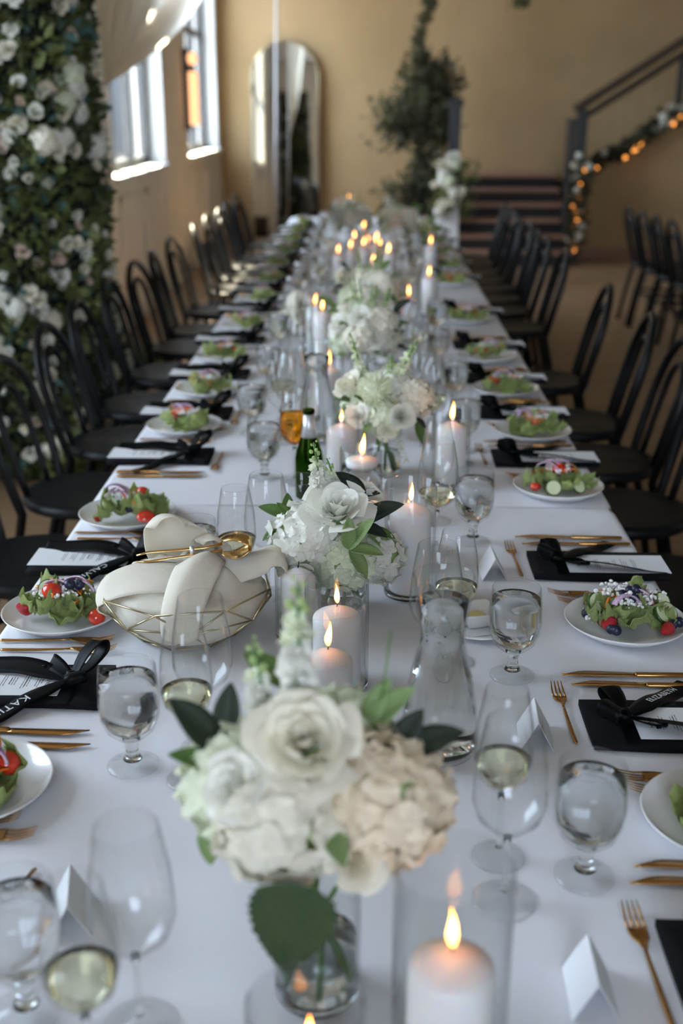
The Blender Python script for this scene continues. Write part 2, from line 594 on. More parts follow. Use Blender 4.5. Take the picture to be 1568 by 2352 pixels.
# ------------------------------------------------------------------ staircase
st = thing('staircase', 'dark staircase with lit treads rising to a landing by the back wall', 'staircase', (1.55, 12.5, 0))
N, RISE, TREAD = 6, .145, .28
for i in range(N):
    y0 = i * TREAD
    y1 = (BACKY - 12.5 - .02) if i == N - 1 else y0 + TREAD + .02
    MB().box(-.56, .62, y0 + .02, y1, i * RISE if i == 0 else i * RISE - .005, (i + 1) * RISE - .03).build('riser', 'stair_riser', st, smooth=False)
    x1 = 4.6 if i == N - 1 else .62
    bevel(MB().box(-.58, .64, y0 - .015, y1, (i + 1) * RISE - .03, (i + 1) * RISE).build('tread', 'stair_tread', st, smooth=False), .006)
# side wall under the flight that climbs along the back wall
sw = MB()
X0, X1 = 2.22, 5.4
zt = lambda x: .88 + (x - 2.30) * .625
vv = [(X0, 13.2, 0), (X1, 13.2, 0), (X1, 13.2, zt(X1)), (X0, 13.2, zt(X0)), (X0, 13.35, 0), (X1, 13.35, 0), (X1, 13.35, zt(X1)), (X0, 13.35, zt(X0))]
sw.add(vv, [(0, 1, 2, 3), (7, 6, 5, 4), (0, 4, 5, 1), (1, 5, 6, 2), (2, 6, 7, 3), (3, 7, 4, 0)])
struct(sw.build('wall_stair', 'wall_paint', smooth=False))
struct(MB().box(X0 + .1, X1, 13.18, 13.2, 0, .12).build('baseboard_stair', 'stair_tread', smooth=False))
for i in range(11):
    x = .75 + i * .26
    MB().box(x, x + .3, .88, 2.3, .60 + i * .162, .60 + (i + 1) * .162).build('upper_step', 'stair_riser', st, smooth=False)
# railing along the climbing flight
rl = thing('stair_railing', 'dark slanting stair handrail with thin upright cables at the far side', 'railing', (2.27, 13.2, 0))
def bar(p, q, r, name, m_, par, n=8, flat=None):
    return MB().tube([p, q], r, n, flat=flat).build(name, m_, par)
sl = .625
for dz, r in ((.74, .035), (.60, .028)):
    bevel(MB().tube([(-.05, 0, .87 + dz - .02), (3.0, 0, .87 + dz - .02 + 3.05 * sl)], r * 1.3, 4, flat=(1, 1)).build('handrail' if dz > .7 else 'lower_rail', 'rail_wood', rl, smooth=False), .004)
for i in range(16):
    x = .12 + i * .155
    bar((x, 0, .87 + x * sl), (x, 0, .87 + .6 + x * sl), .0035, 'cable', 'steel_cable', rl, 5)
bevel(MB().box(1.04, 1.10, -.03, .03, .87 + 1.04 * sl, 1.48 + 1.04 * sl).build('baluster_post', 'newel_metal', rl, smooth=False))
nw = thing('newel_post', 'tall dark newel post at the foot of the stairs beside the cream side wall', 'post', (2.24, 12.78, 0))
bevel(MB().box(-.05, .05, -.05, .05, 0, 1.56).build('post', 'newel_metal', nw, smooth=False))
bevel(MB().box(-.11, -.06, .02, .32, .2, 1.5).build('brace', 'newel_metal', nw, smooth=False))
bevel(MB().box(-.065, .065, -.065, .065, 1.56, 1.60).build('cap', 'newel_metal', nw, smooth=False))
nw = thing('newel_post', 'dark grey newel post behind the white flower pedestal', 'post', (.90, 12.8, 0))
bevel(MB().box(-.06, .06, -.05, .05, 0, 1.66).build('post', 'newel_metal', nw, smooth=False))
bevel(MB().box(-.02, .05, .1, .16, 0, 1.52).build('brace', 'newel_metal', nw, smooth=False))
bevel(MB().box(-.075, .075, -.065, .065, 1.66, 1.70).build('cap', 'newel_metal', nw, smooth=False))

# ------------------------------------------------------------------ arched mirror, pole, sconce, box
mi = thing('arched_mirror', 'tall arch-topped mirror standing against the cream back wall', 'mirror', (-1.04, BACKY - .20, 0))
mi.rotation_euler = (math.radians(-2.3), 0, 0)
def arch(hw, top, n=24):
    r = hw
    pts = [(-hw, .02), (hw, .02)] + [(r * math.cos(PI * i / n), top - r + r * math.sin(PI * i / n)) for i in range(n + 1)]
    return pts
pts = arch(.405, 2.36)
mb = MB(); k = len(pts)
mb.add([(x, 0, z) for x, z in pts] + [(x, .02, z) for x, z in pts], [tuple(range(k)), tuple(range(2 * k - 1, k - 1, -1))] + [(i, i + k, (i + 1) % k + k, (i + 1) % k) for i in range(k)])
mb.build('mirror_glass', 'mirror', mi, smooth=False)
MB().tube([(x, .005, z) for x, z in arch(.408, 2.364)], .008, 6, closed=True).build('mirror_frame', 'brass_wire', mi)
po = thing('white_pole', 'slim white pole standing in front of the arched mirror', 'pole', (-1.10, 13.6, 0))
MB().tube([(0, 0, .02), (.075, 0, 3.4)], .011, 8).build('shaft', 'white_paint', po)
MB().lathe([(0, 0), (.14, 0), (.14, .012), (.02, .02), (0, .02)], 20).build('base', 'white_paint', po)
sc = thing('wall_sconce', 'tall glowing wall sconce between the two side windows', 'wall lamp', (WX + .10, 12.02, 1.45))
MB().lathe([(0, 0), (.05, 0), (.05, .50), (0, .50)], 16).build('tube_shade', 'lamp_glow', sc)
MB().lathe([(0, .56), (.04, .57), (.055, .62), (.04, .67), (0, .68)], 16).build('globe_shade', 'lamp_glow', sc)
MB().box(-.10, -.03, -.03, .03, -.05, .72).build('back_plate', 'frame_metal', sc, smooth=False)
MB().lathe([(0, .5), (.03, .5), (.03, .56), (0, .56)], 12).build('collar', 'frame_metal', sc)
bx = bevel(MB().box(-.12, .12, -.14, .14, 0, .30).build('floor_speaker', 'box_black', None, (-1.62, 12.0, 0), smooth=False), .02)
tag(bx, 'small black box on the floor below the second side window', 'speaker')

# gauzy white drape gathered at the flower pillar
G = Vector((-1.50, 6.85, 1.74)); rows = []
T0, T1_ = Vector((-1.66, 6.7, 4.0)), Vector((-1.10, 9.95, 2.85))
for i in range(70):
    t = i / 69
    top = T0.lerp(T1_, t) + Vector((0, .5 * math.sin(PI * t), .75 * math.sin(PI * t)))
    row = []
    for j in range(26):
        s_ = j / 25
        p = G.lerp(top, s_ ** .9)
        sag = -.16 * math.sin(PI * s_) * t
        amp = min(1, .12 + s_ * 2.2)
        fold = (.055 * math.sin(t * 5.3 * 2 * PI + .6 + s_) + .022 * math.sin(t * 12 * 2 * PI)) * amp
        row.append((p.x + fold, p.y - .5 * fold, p.z + sag + .3 * fold))
    rows.append(row)
o = tag(MB().grid(rows).build('drape', 'drape'), 'gauzy cream drape swagged across the side windows', 'curtain')

# ------------------------------------------------------------------ tables and tablecloths
TX0, TX1, TZ = -.655, .575, .76
TABLES = [(-.35, 2.507), (2.508, 4.925), (4.926, 7.337), (7.338, 9.75)]
tl = ['nearest the camera, under the carafe and bread basket', 'second along, under the green bottle', 'third along, under the candle cluster', 'at the far end by the mirror']
for k, (a, b_) in enumerate(TABLES):
    cx = (TX0 + TX1) / 2; hw = (TX1 - TX0) / 2 - .006
    t = thing('banquet_table', 'long banquet table under white cloth, ' + ['nearest one', 'second one along', 'third one along', 'farthest one by the mirror'][k], 'table', (cx, (a + b_) / 2, 0), 0, 'banquet tables end to end')
    hl = (b_ - a) / 2 - .006
    bevel(MB().box(-hw, hw, -hl, hl, .72, .752).build('tabletop', 'rail_wood', t, smooth=False))
    for sx in (-1, 1):
        for sy in (-1, 1):
            MB().tube([(sx * (hw - .12), sy * (hl - .15), 0), (sx * (hw - .12), sy * (hl - .15), .72)], .018, 8).build('leg', 'newel_metal', t)
    # cloth: top sheet with rounded edge and rippled side drops
    c = thing('tablecloth', 'white tablecloth ' + tl[k], 'tablecloth', (cx, (a + b_) / 2, 0), 0, 'white tablecloths')
    hw2 = (TX1 - TX0) / 2; hl2 = (b_ - a) / 2
    ny = 120
    prof = [('d', .32), ('d', .5), ('d', .64)] + [('a', q) for q in np.linspace(0, PI / 2, 5)]
    rows = []
    for i in range(ny + 1):
        y = -hl2 + 2 * hl2 * i / ny
        row = []
        e = min(1, (hl2 - abs(y)) / .03); rr = .02
        drop_end = 0
        def side(sg):
            L = []
            for kd, q in prof:
                if kd == 'd':
                    d = (TZ - .02 - q) / .42
                    rip = .012 * d * math.sin(y * 11 + 2 * math.sin(y * 3.1) + sg) + .006 * d
                    L.append((sg * (hw2 + rip), y, q))
                else:
                    L.append((sg * (hw2 - rr + rr * math.cos(q)), y, TZ - rr + rr * math.sin(q)))
            return L
        Lf = side(-1); Rt = side(1)[::-1]
        # corners pulled in slightly where two cloths meet
        mid = []
        for q in np.linspace(-1, 1, 33)[1:-1]:
            x = q * (hw2 - rr)
            crease = .0016 * math.exp(-((y) / .006) ** 2) + .0010 * math.exp(-((x - .02) / .006) ** 2)
            wv = .0007 * math.sin(x * 9 + y * 2.3) * math.sin(y * 4 + x)
            mid.append((x, y, TZ + crease + wv))
        row = Lf + mid + Rt
        if e < 1:
            s_ = (1 - e)
            row = [(x * (1 - .012 * s_), yy, z - .0035 * s_ * s_) for (x, yy, z) in row]
        rows.append(row)
    mb = MB().grid(rows)
    # end drops between tables
    mb.build('cloth', 'linen', c)

# ------------------------------------------------------------------ bentwood chairs
def make_chair():
    t = thing('bentwood_chair', 'x', 'chair')
    # seat
    prof = [(0, .452), (.15, .45), (.185, .446), (.2, .44), (.207, .452), (.2, .47), (.188, .474), (.17, .468), (0, .462)]
    mb = MB(); mb.lathe(prof, 32, M=Matrix.Diagonal((1.04, 1.0, 1, 1)))
    mb.build('seat', 'seat_black', t)
    # outer hoop running down into the back legs
    def hoop(hw, zt_, z0, x0, legs):
        pts = []
        if legs:
            pts += [(-.25, -hw + .0, 0.0), (-.205, -hw + .012, .25)]
        zc = zt_ - hw * 1.05
        for z in np.linspace(z0, zc, 5):
            pts.append((x0 - .11 * (z - .46) / .43, -hw * (1 + .12 * math.sin(PI * (z - z0) / (zt_ - z0))), z))
        for a in np.linspace(PI, 0, 13)[1:-1]:
            z = zc + hw * 1.05 * math.sin(a)
            pts.append((x0 - .11 * (z - .46) / .43, hw * math.cos(a) * (1 + .10 * (1 - math.sin(a))), z))
        half = [(x, -y, z) for x, y, z in pts[:(7 if legs else 5)]][::-1]
        return pts + half
    MB().tube(hoop(.175, .89, .44, -.165, True), .0155, 8).build('back_hoop', 'black_lacquer', t)
    MB().tube(hoop(.085, .81, .455, -.172, False), .012, 8).build('inner_hoop', 'black_lacquer', t)
    for sy in (-1, 1):
        MB().tube([(.15, sy * .13, .445), (.165, sy * .145, .22), (.2, sy * .16, 0)], [.018, .016, .012], 8).build('leg', 'black_lacquer', t)
    ring = [(.165 * math.cos(a) - .01, .165 * math.sin(a), .24) for a in np.linspace(0, 2 * PI, 24, endpoint=False)]
    MB().tube(ring, .011, 6, closed=True).build('leg_ring', 'black_lacquer', t)
    return t
chair0 = make_chair()
chair_used = False
def place_chair(x, y, rz, label, group):
    global chair_used
    c = copy_tree(chair0) if chair_used else chair0
    chair_used = True
    c.location = (x, y, 0); c.rotation_euler = (0, 0, rz)
    tag(c, label, 'chair', group)
LCH = [2.86, 3.46, 4.05, 4.60, 5.19, 5.78, 6.25, 6.9, 7.72, 8.35, 8.95, 9.45, 10.35]
for i, y in enumerate(LCH):
    place_chair(-.90 + random.uniform(-.02, .02) + 0, y, random.uniform(-.12, .12), 'black bentwood hoop-back chair, %s along the window side of the table' % ORD[i], 'chairs along the window side')
RCH = [2.75, 3.33, 3.85, 4.36, 5.08, 6.38, 6.95, 7.40, 7.85, 8.25, 8.65, 9.1, 9.5]
for i, y in enumerate(RCH):
    place_chair(.80 + random.uniform(-.02, .02) , y, PI + random.uniform(-.12, .12), 'black bentwood hoop-back chair, %s along the stair side of the table' % ORD[i], 'chairs along the stair side')
for i, y in enumerate([9.15, 8.78, 8.40, 8.05]):
    place_chair(2.28 + .02 * i, y, random.uniform(-.08, .08), 'black hoop-back chair of the separate row near the stairs, %s from the stairs' % ORD[i], 'separate row of chairs')
# ------------------------------------------------------------------ flower building blocks
def grid_petal(fn, nu=6, nv=7):
    return [[fn(-1 + 2 * i / (nu - 1), j / (nv - 1)) for j in range(nv)] for i in range(nu)]

def rose_petals(n=22, open_=1.0, seed=0, ruffle=.03):
    """petal grids of a rose of radius about 1, base at z = 0"""
    rnd = random.Random(seed)
    out = []
    for i in range(n):
        t = i / (n - 1)
        phi0 = i * 2.39996 + rnd.uniform(-.15, .15)
        r0 = .10 + .52 * t ** .9
        w = (1.25 - .35 * t) * (1 if t > .15 else 1.7)
        h = .80 + .16 * t - .30 * t * t * open_
        flare = (.02 + .50 * t ** 1.6) * open_
        zb = .12 * (1 - t)
        ph = rnd.uniform(0, 6)
        def fn(u, v, phi0=phi0, r0=r0, w=w, h=h, flare=flare, zb=zb, t=t, ph=ph):
            wid = w * (.35 + .75 * math.sin(min(1, v * 1.25) * PI / 2) - .28 * max(0, v - .75) * 2)
            a = phi0 + u * wid * .62
            rr = r0 * (.25 + .75 * math.sin(v * PI / 2) ** .8) + flare * v ** 2.4
            top = 1 - .20 * u * u * v
            z = zb + h * v * top - (flare * .55 * max(0, v - .72) * 2.2)
            rr += ruffle * math.sin(3 * u + ph) * v * (.3 + t) + .05 * t * (1 - u * u) * v
            return (rr * math.cos(a), rr * math.sin(a), z)
        out.append(grid_petal(fn, 7, 7))
    return out

def joined(grids, name, material):
    mb = MB()
    for g in grids:
        mb.grid(g)
    return mb.mesh(name, material)

ROSE_P = [MB().grid(g).mesh('petal', 'petal_white') for g in rose_petals(24, 1.0, 1)]
ROSE_PC = [MB().grid(g).mesh('petal', 'petal_cream') for g in rose_petals(24, .9, 2)]
ROSE_W = joined(rose_petals(18, .9, 3), 'rose', 'petal_white')
ROSE_C = joined(rose_petals(18, .8, 4), 'rose', 'petal_cream')
ROSE_B = joined(rose_petals(15, .6, 5), 'rose', 'petal_blush')
RANUNC = joined(rose_petals(34, .42, 6, .01), 'ranunculus', 'petal_white')

def floret_mesh(material, seed, n=4, cup=.25):
    rnd = random.Random(seed)
    mb = MB()
    for k in range(n):
        a0 = 2 * PI * k / n + rnd.uniform(-.1, .1)
        cu = cup + rnd.uniform(-.1, .12)
        def fn(u, v):
            w = math.sin(PI * (v * .86 + .09)) ** .7 * .56
            x = v * .98; y = u * w
            z = cu * v * v - .10 * u * u * v + .05 * math.sin(4 * u + seed)
            return (x * math.cos(a0) - y * math.sin(a0), x * math.sin(a0) + y * math.cos(a0), z)
        mb.grid(grid_petal(fn, 5, 5))
    mb.lathe([(0, .10), (.07, .07), (.09, 0), (0, -.03)], 6)
    return mb.mesh('floret', material)
FLOR = {m_: [floret_mesh(m_, s) for s in range(3)] for m_ in ('petal_white', 'petal_green_white', 'petal_cream', 'petal_peach')}

def hyd_points(n, lo=-.45):
    L = []
    for i in range(n):
        z = 1 - (1 - lo) * (i + .5) / n
        r = math.sqrt(max(0, 1 - z * z)); a = i * 2.39996
        L.append(Vector((r * math.cos(a), r * math.sin(a), z)))
    return L

def hyd_mesh(material, n=46, seed=0):
    rnd = random.Random(seed); mb = MB()
    src = FLOR[material]
    for p in hyd_points(n):
        me = rnd.choice(src)
        M = Matrix.Translation(p * rnd.uniform(.86, .98)) @ look_at(p) @ Matrix.Rotation(rnd.uniform(0, 6), 4, 'Z') @ Matrix.Scale(rnd.uniform(.25, .33), 4)
        mb.add([v.co for v in me.vertices], [tuple(q.vertices) for q in me.polygons], M)
    mb.lathe([(0, .8), (.5, .6), (.78, 0), (.5, -.5), (0, -.6)], 12)
    return mb.mesh('hydrangea', material)
HYD = {m_: hyd_mesh(m_, 46, i) for i, m_ in enumerate(FLOR)}
HYD_CORE = MB().lathe([(0, .84), (.5, .68), (.82, 0), (.5, -.5), (0, -.6)], 14).mesh('flower_core', 'bud_green')

def chrys_mesh():
    rnd = random.Random(3); mb = MB()
    for i, p in enumerate(hyd_points(170, -.5)):
        L = .26 + .1 * (1 - p.z)
        d = p.normalized()
        side = d.orthogonal().normalized(); side.rotate(Matrix.Rotation(rnd.uniform(0, 6), 3, d))
        q0 = d * .62; q1 = d * .95 + Vector((0, 0, .10)); 
        mb.add([q0 - side * .05, q0 + side * .05, q1 + side * .045, q1 - side * .045, q1 + d * .07], [(0, 1, 2, 3), (3, 2, 4)])
    mb.lathe([(0, .7), (.5, .5), (.66, 0), (.5, -.4), (0, -.5)], 12)
    return mb.mesh('chrysanthemum', 'petal_green_white')
CHRYS = chrys_mesh()

def leaf_mesh(material, width=.42, curl=.25, fold=.18, serr=0., nu=7, nv=13, name='leaf'):
    def fn(u, v):
        w = width * math.sin(PI * v ** .85) ** .75 * (1 + serr * (1 if int(v * 24) % 2 else -1) * abs(u))
        return (u * w * .5 if v < .995 else 0, v, fold * w * abs(u) - curl * v * v + curl * .3 * v)
    return MB().slab(grid_petal(fn, nu, nv), .006).mesh(name, material)
LEAF = {'dark': leaf_mesh('leaf_dark', .52), 'mid': leaf_mesh('leaf_mid', .46), 'light': leaf_mesh('leaf_light', .5, .2, .2, .06), 'long': leaf_mesh('leaf_mid', .26, .3)}
def big_leaf():
    def fn(u, v):
        w = .82 * math.sin(PI * min(1, v ** .60 * .95 + .05)) ** .55 * (1 - v) ** .22 * (1 + .045 * (1 if int(v * 22) % 2 else -1) * abs(u) ** 3)
        rib = .012 * abs(math.sin((v * 1.0 - abs(u) * .35) * 26)) * abs(u)
        return (u * w * .5, v, .10 * abs(u) * w + rib - .12 * v * v)
    return MB().slab(grid_petal(fn, 13, 25), .006).mesh('leaf', 'leaf_deep')
BIGLEAF = big_leaf()

def put_leaf(parent, base, tip, kind='dark', roll=0., name='leaf', data=None):
    base = Vector(base); d = Vector(tip) - base
    L = d.length
    y = d.normalized()
    zref = Vector((0, -.45, 1)) if abs(y.z) < .95 else Vector((0, -1, 0))
    x = y.cross(zref).normalized(); z = x.cross(y)
    M = Matrix((x, y, z)).transposed().to_4x4()
    M = Matrix.Translation(base) @ M @ Matrix.Rotation(roll, 4, 'Y') @ Matrix.Scale(L, 4)
    return link(name, data or LEAF[kind], parent, M=M)

def spike_floret(seed):
    rnd = random.Random(seed); mb = MB()
    for k in range(5):
        a0 = 2 * PI * k / 5 + rnd.uniform(-.2, .2)
        def fn(u, v):
            w = .55 * math.sin(PI * (v * .8 + .1)) ** .6
            rr = .18 + .55 * v ** .8 + .12 * math.sin(3 * u + k); y = u * w
            z = .75 * v - .25 * v * v - .1 * u * u
            return (rr * math.cos(a0) - y * math.sin(a0), rr * math.sin(a0) + y * math.cos(a0), z)
        mb.grid(grid_petal(fn, 4, 4))
    mb.lathe([(0, -.1), (.2, 0), (.28, .3), (.15, .5), (0, .55)], 7)
    return mb
SPIKE = [spike_floret(s).mesh('floret', 'petal_green_white') for s in range(2)]
SPIKE_W = [spike_floret(s + 5).mesh('floret', 'petal_white') for s in range(2)]
BUD = MB().lathe([(0, 0), (.3, .15), (.42, .45), (.3, .85), (0, 1.05)], 8).mesh('bud', 'bud_green')

def snapdragon(parent, base, tip, size=.022, n=13, detail=True):
    base = Vector(base); tip = Vector(tip); ax = tip - base
    st_ = MB().tube([base - ax * .3, base.lerp(tip, .5) + Vector((.003, 0, 0)), tip], [.003, .0026, .0014], 6).build('snapdragon', 'stem_green', parent)
    d = ax.normalized(); s0 = d.orthogonal().normalized()
    mb = MB(); mbb = MB()
    for i in range(n + 7):
        t = i / (n + 6)
        a = i * 2.39996
        side = (Matrix.Rotation(a, 3, d) @ s0)
        out = (side * (1.0 - .45 * t) + d * (.35 + .9 * t)).normalized()
        p = base.lerp(tip, t) + side * .004
        bud = i >= n
        sc = size * (1.05 - .55 * t) if not bud else size * (.62 - .35 * (t - n / (n + 6)) * 3)
        M = Matrix.Translation(p) @ look_at(out) @ Matrix.Rotation(a * 3, 4, 'Z') @ Matrix.Scale(sc, 4)
        me = BUD if bud else (SPIKE if t > .45 else SPIKE_W)[i % 2]
        if detail:
            link('bud' if bud else 'floret', me, st_, M=M)
        else:
            (mbb if bud else mb).add([v.co for v in me.vertices], [tuple(q.vertices) for q in me.polygons], M)
    if not detail:
        mb.build('florets', 'petal_green_white', st_); mbb.build('buds', 'bud_green', st_)
    return st_

def rose(parent, c, size, petals=None, aim=(0, -.5, 1), data=None, name='rose'):
    M = Matrix.Translation(Vector(c) - Vector(aim).normalized() * size * .35) @ look_at(aim) @ Matrix.Rotation(random.uniform(0, 6), 4, 'Z') @ Matrix.Scale(size, 4)
    if petals is None:
        return link(name, data, parent, M=M)
    r = link(name, petals[0], parent, M=M)
    for p in petals[1:]:
        link('petal', p, r)
    link('calyx', MB().lathe([(0, -.05), (.22, .0), (.3, .15), (.1, .2), (0, .2)], 8).mesh('calyx', 'stem_green'), r)
    return r

def hydrangea(parent, c, R, material, detail=True, n=58, aim=(0, -.35, 1), sq=.92):
    M = Matrix.Translation(c) @ look_at(aim) @ Matrix.Diagonal((R, R, R * sq, 1))
    if not detail:
        return link('hydrangea', HYD[material], parent, M=M @ Matrix.Scale(1, 4))
    h = link('hydrangea', HYD_CORE, parent, M=M)
    rnd = random.Random(int(c[0] * 1e4))
    for p in hyd_points(n, -.55):
        me = rnd.choice(FLOR[material])
        tilt = Vector((rnd.uniform(-.25, .25), rnd.uniform(-.25, .25), rnd.uniform(-.25, .25)))
        link('floret', me, h, M=Matrix.Translation(p * rnd.uniform(.84, 1.0)) @ look_at(p + tilt) @ Matrix.Rotation(rnd.uniform(0, 6), 4, 'Z') @ Matrix.Scale(rnd.uniform(.25, .36), 4))
    return h

# ------------------------------------------------------------------ glass vessels
def cyl_glass(r, h, t=.0028, base=.012, n=40):
    """cylinder vessel: thin wall (one mesh) and solid base slab"""
    return MB().lathe([(r - .0004, base * .6), (r, base), (r, h - .002), (r - t * .5, h), (r - t, h - .002), (r - t, base)], n)
def cyl_base(r, t=.0028, base=.012, n=40):
    return MB().lathe([(0, 0), (r - .006, 0), (r - .001, .003), (r - .0002, base - .002), (r - t - .003, base - .001), (0, base - .002)], n)
def liquid(r, z0, z1, n=32):
    return MB().lathe([(0, z0), (r, z0), (r, z1 - .001), (0, z1 - .001)], n)

def bouquet_vase(parent, r, h, water=.45, n=40):
    v = cyl_glass(r, h).build('vase', 'glass_cyl', parent)
    cyl_base(r).build('vase_base', 'glass_solid', v)
    liquid(r - .0033, .0125, h * water).build('water', 'water', v)
    return v
def stems(parent, r, h, targets):
    for i, tg in enumerate(targets):
        a = i * 2.4
        MB().tube([(.55 * r * math.cos(a), .55 * r * math.sin(a), .016), (.2 * r * math.cos(a + 1), .2 * r * math.sin(a + 1), h * .7), Vector(tg) * .75 + Vector((0, 0, .04))], [.003, .003, .0025], 6).build('stem', 'stem_green', parent)

def arrangement(loc, label):
    return thing('flower_arrangement', label, 'flowers', loc, 0, 'low flower arrangements down the table')

# nearest arrangement
A = arrangement((-.048, .96, TZ + .001), 'large cream rose and hydrangea arrangement in a clear vase, big leaf over its rim')
bouquet_vase(A, .045, .156)
stems(A, .045, .156, [(-.05, 0, .2), (-.03, -.04, .18), (.05, -.02, .18), (.01, .05, .2), (-.01, .02, .3)])
rose(A, (-.008, -.03, .315), .055, ROSE_PC, (-.05, -.75, 1))
hydrangea(A, (-.072, .0, .255), .062, 'petal_green_white', aim=(-.5, -.4, 1))
hydrangea(A, (-.035, -.042, .245), .064, 'petal_cream', aim=(-.1, -.9, .6))
hydrangea(A, (.066, -.02, .250), .068, 'petal_peach', aim=(.4, -.6, .8))
hydrangea(A, (.018, .06, .265), .062, 'petal_green_white', False, aim=(.1, .5, 1))
snapdragon(A, (-.020, .02, .345), (-.017, .03, .455), .021, 13)
snapdragon(A, (-.055, .035, .30), (-.062, .045, .385), .018, 10)
rose(A, (-.07, -.055, .285), .036, data=ROSE_W, aim=(-.4, -.8, .8))
rose(A, (.04, -.07, .215), .034, data=ROSE_C, aim=(.2, -1, .4))
for b_, t_, kd in (((-.098, 0, .29), (-.132, -.005, .348), 'dark'), ((-.09, .01, .30), (-.083, .02, .35), 'dark'), ((-.095, -.01, .275), (-.137, -.02, .30), 'mid'),
                   ((.076, 0, .275), (.098, 0, .335), 'dark'), ((.086, 0, .287), (.140, 0, .318), 'dark'), ((.10, -.03, .285), (.125, -.03, .235), 'dark'),
                   ((-.03, .05, .33), (-.075, .08, .36), 'mid'), ((-.105, -.01, .22), (-.103, -.03, .175), 'light'), ((.05, .03, .30), (.07, .035, .35), 'light'), ((.055, .03, .30), (.092, .03, .345), 'light'),
                   ((.01, -.05, .25), (.03, -.1, .235), 'light'), ((-.055, -.035, .27), (-.08, -.085, .262), 'mid')):
    put_leaf(A, b_, t_, kd)
put_leaf(A, (-.012, -.108, .218), (-.026, -.114, .114), data=BIGLEAF, roll=.1)
MB().tube([(.055, .03, .28), (.066, .035, .345), (.072, .04, .40)], [.0015, .0012, .001], 5).build('sprig', 'stem_green', A)

# second arrangement (sharp focus)
A = arrangement((-.045, 1.93, TZ + .001), 'white rose and hydrangea arrangement with glossy dark leaves beside the tall pillar candle')
bouquet_vase(A, .046, .115)
stems(A, .046, .115, [(-.05, 0, .12), (.02, -.04, .12), (.05, -.02, .1), (.01, .05, .12)])
rose(A, (-.007, -.045, .205), .064, ROSE_P, (-.03, -.55, 1))
hydrangea(A, (-.064, -.035, .150), .066, 'petal_white', aim=(-.5, -.6, .9))
hydrangea(A, (.003, -.045, .115), .058, 'petal_green_white', aim=(0, -1, .25))
hydrangea(A, (.066, -.012, .110), .052, 'petal_white', aim=(.8, -.7, .5), n=44)
hydrangea(A, (-.01, .05, .14), .06, 'petal_white', False, aim=(0, .6, 1))
snapdragon(A, (-.042, .005, .225), (-.050, .0, .318), .017, 12)
snapdragon(A, (-.012, .02, .225), (-.028, .02, .283), .016, 8)
rose(A, (.045, .02, .215), .034, data=ROSE_W, aim=(.6, -.2, .9))
for b_, t_, kd in (((-.095, -.02, .182), (-.150, 0, .205), 'mid'), ((-.095, -.02, .178), (-.098, 0, .225), 'mid'), ((-.1, -.03, .17), (-.145, -.035, .150), 'mid'), ((-.09, -.02, .18), (-.112, -.02, .214), 'mid'),
                   ((.040, -.005, .212), (-.005, .0, .268), 'dark'), ((.030, .01, .215), (.068, .012, .225), 'dark'), ((.038, -.025, .175), (.103, -.035, .224), 'dark'), ((.04, -.03, .172), (.06, -.05, .225), 'dark'),
                   ((.03, -.04, .175), (.082, -.055, .168), 'dark'), ((.045, -.03, .16), (.098, -.04, .128), 'light'), ((.05, -.03, .165), (.098, -.03, .155), 'mid')):
    put_leaf(A, b_, t_, kd)
for t_ in ((.014, -.098, .212), (.052, -.1, .214), (.074, -.108, .155), (.050, -.108, .105)):
    put_leaf(A, (.014, -.098, .154), t_, 'light')

# third arrangement
A = arrangement((.04, 2.76, TZ + .001), 'cream chrysanthemum and ranunculus arrangement with two tall flower spikes and trailing tassel')
bouquet_vase(A, .045, .125)
stems(A, .045, .125, [(-.05, 0, .12), (.02, -.04, .12), (.05, -.02, .1), (.01, .05, .12)])
rose(A, (.042, -.08, .168), .040, data=RANUNC, aim=(.15, -1, .35), name='ranunculus')
link('chrysanthemum', CHRYS, A, M=Matrix.Translation((-.024, -.05, .222)) @ look_at((-.1, -.6, 1)) @ Matrix.Scale(.047, 4))
rose(A, (-.066, -.07, .165), .032, data=ROSE_W, aim=(-.3, -1, .4))
rose(A, (-.085, -.01, .225), .045, data=ROSE_C, aim=(-.6, -.5, 1))
hydrangea(A, (.02, .03, .215), .06, 'petal_white', False, aim=(0, 0, 1))
hydrangea(A, (.075, .0, .195), .052, 'petal_cream', False, aim=(.7, -.3, .7))
hydrangea(A, (.0, -.05, .155), .05, 'petal_green_white', False, aim=(0, -1, .2))
hydrangea(A, (-.06, .0, .165), .05, 'petal_green_white', False, aim=(-.7, -.6, .4))
rose(A, (.005, -.085, .135), .030, data=ROSE_C, aim=(0, -1, .1))
snapdragon(A, (.022, .0, .235), (.080, .0, .338), .020, 12, False)
snapdragon(A, (.012, -.01, .225), (.018, 0, .30), .018, 9, False)
snapdragon(A, (-.052, .02, .235), (-.086, .02, .352), .017, 12, False)
for b_, t_, kd in (((.075, -.03, .16), (.118, -.03, .185), 'mid'), ((.075, -.03, .15), (.11, -.03, .125), 'dark'), ((-.08, -.03, .19), (-.125, -.03, .205), 'mid'), ((-.08, -.03, .175), (-.12, -.04, .155), 'mid'),
                   ((.0, -.08, .125), (-.02, -.1, .10), 'mid'), ((-.03, -.085, .15), (-.055, -.1, .125), 'light'), ((.08, -.03, .14), (.1, -.05, .09), 'mid'), ((-.05, -.08, .2), (-.07, -.095, .225), 'mid')):
    put_leaf(A, b_, t_, kd)
tsl = [Vector((.025, -.085, .14)).lerp(Vector((.055, -.095, .062)), t) for t in np.linspace(0, 1, 12)]
mb = MB()
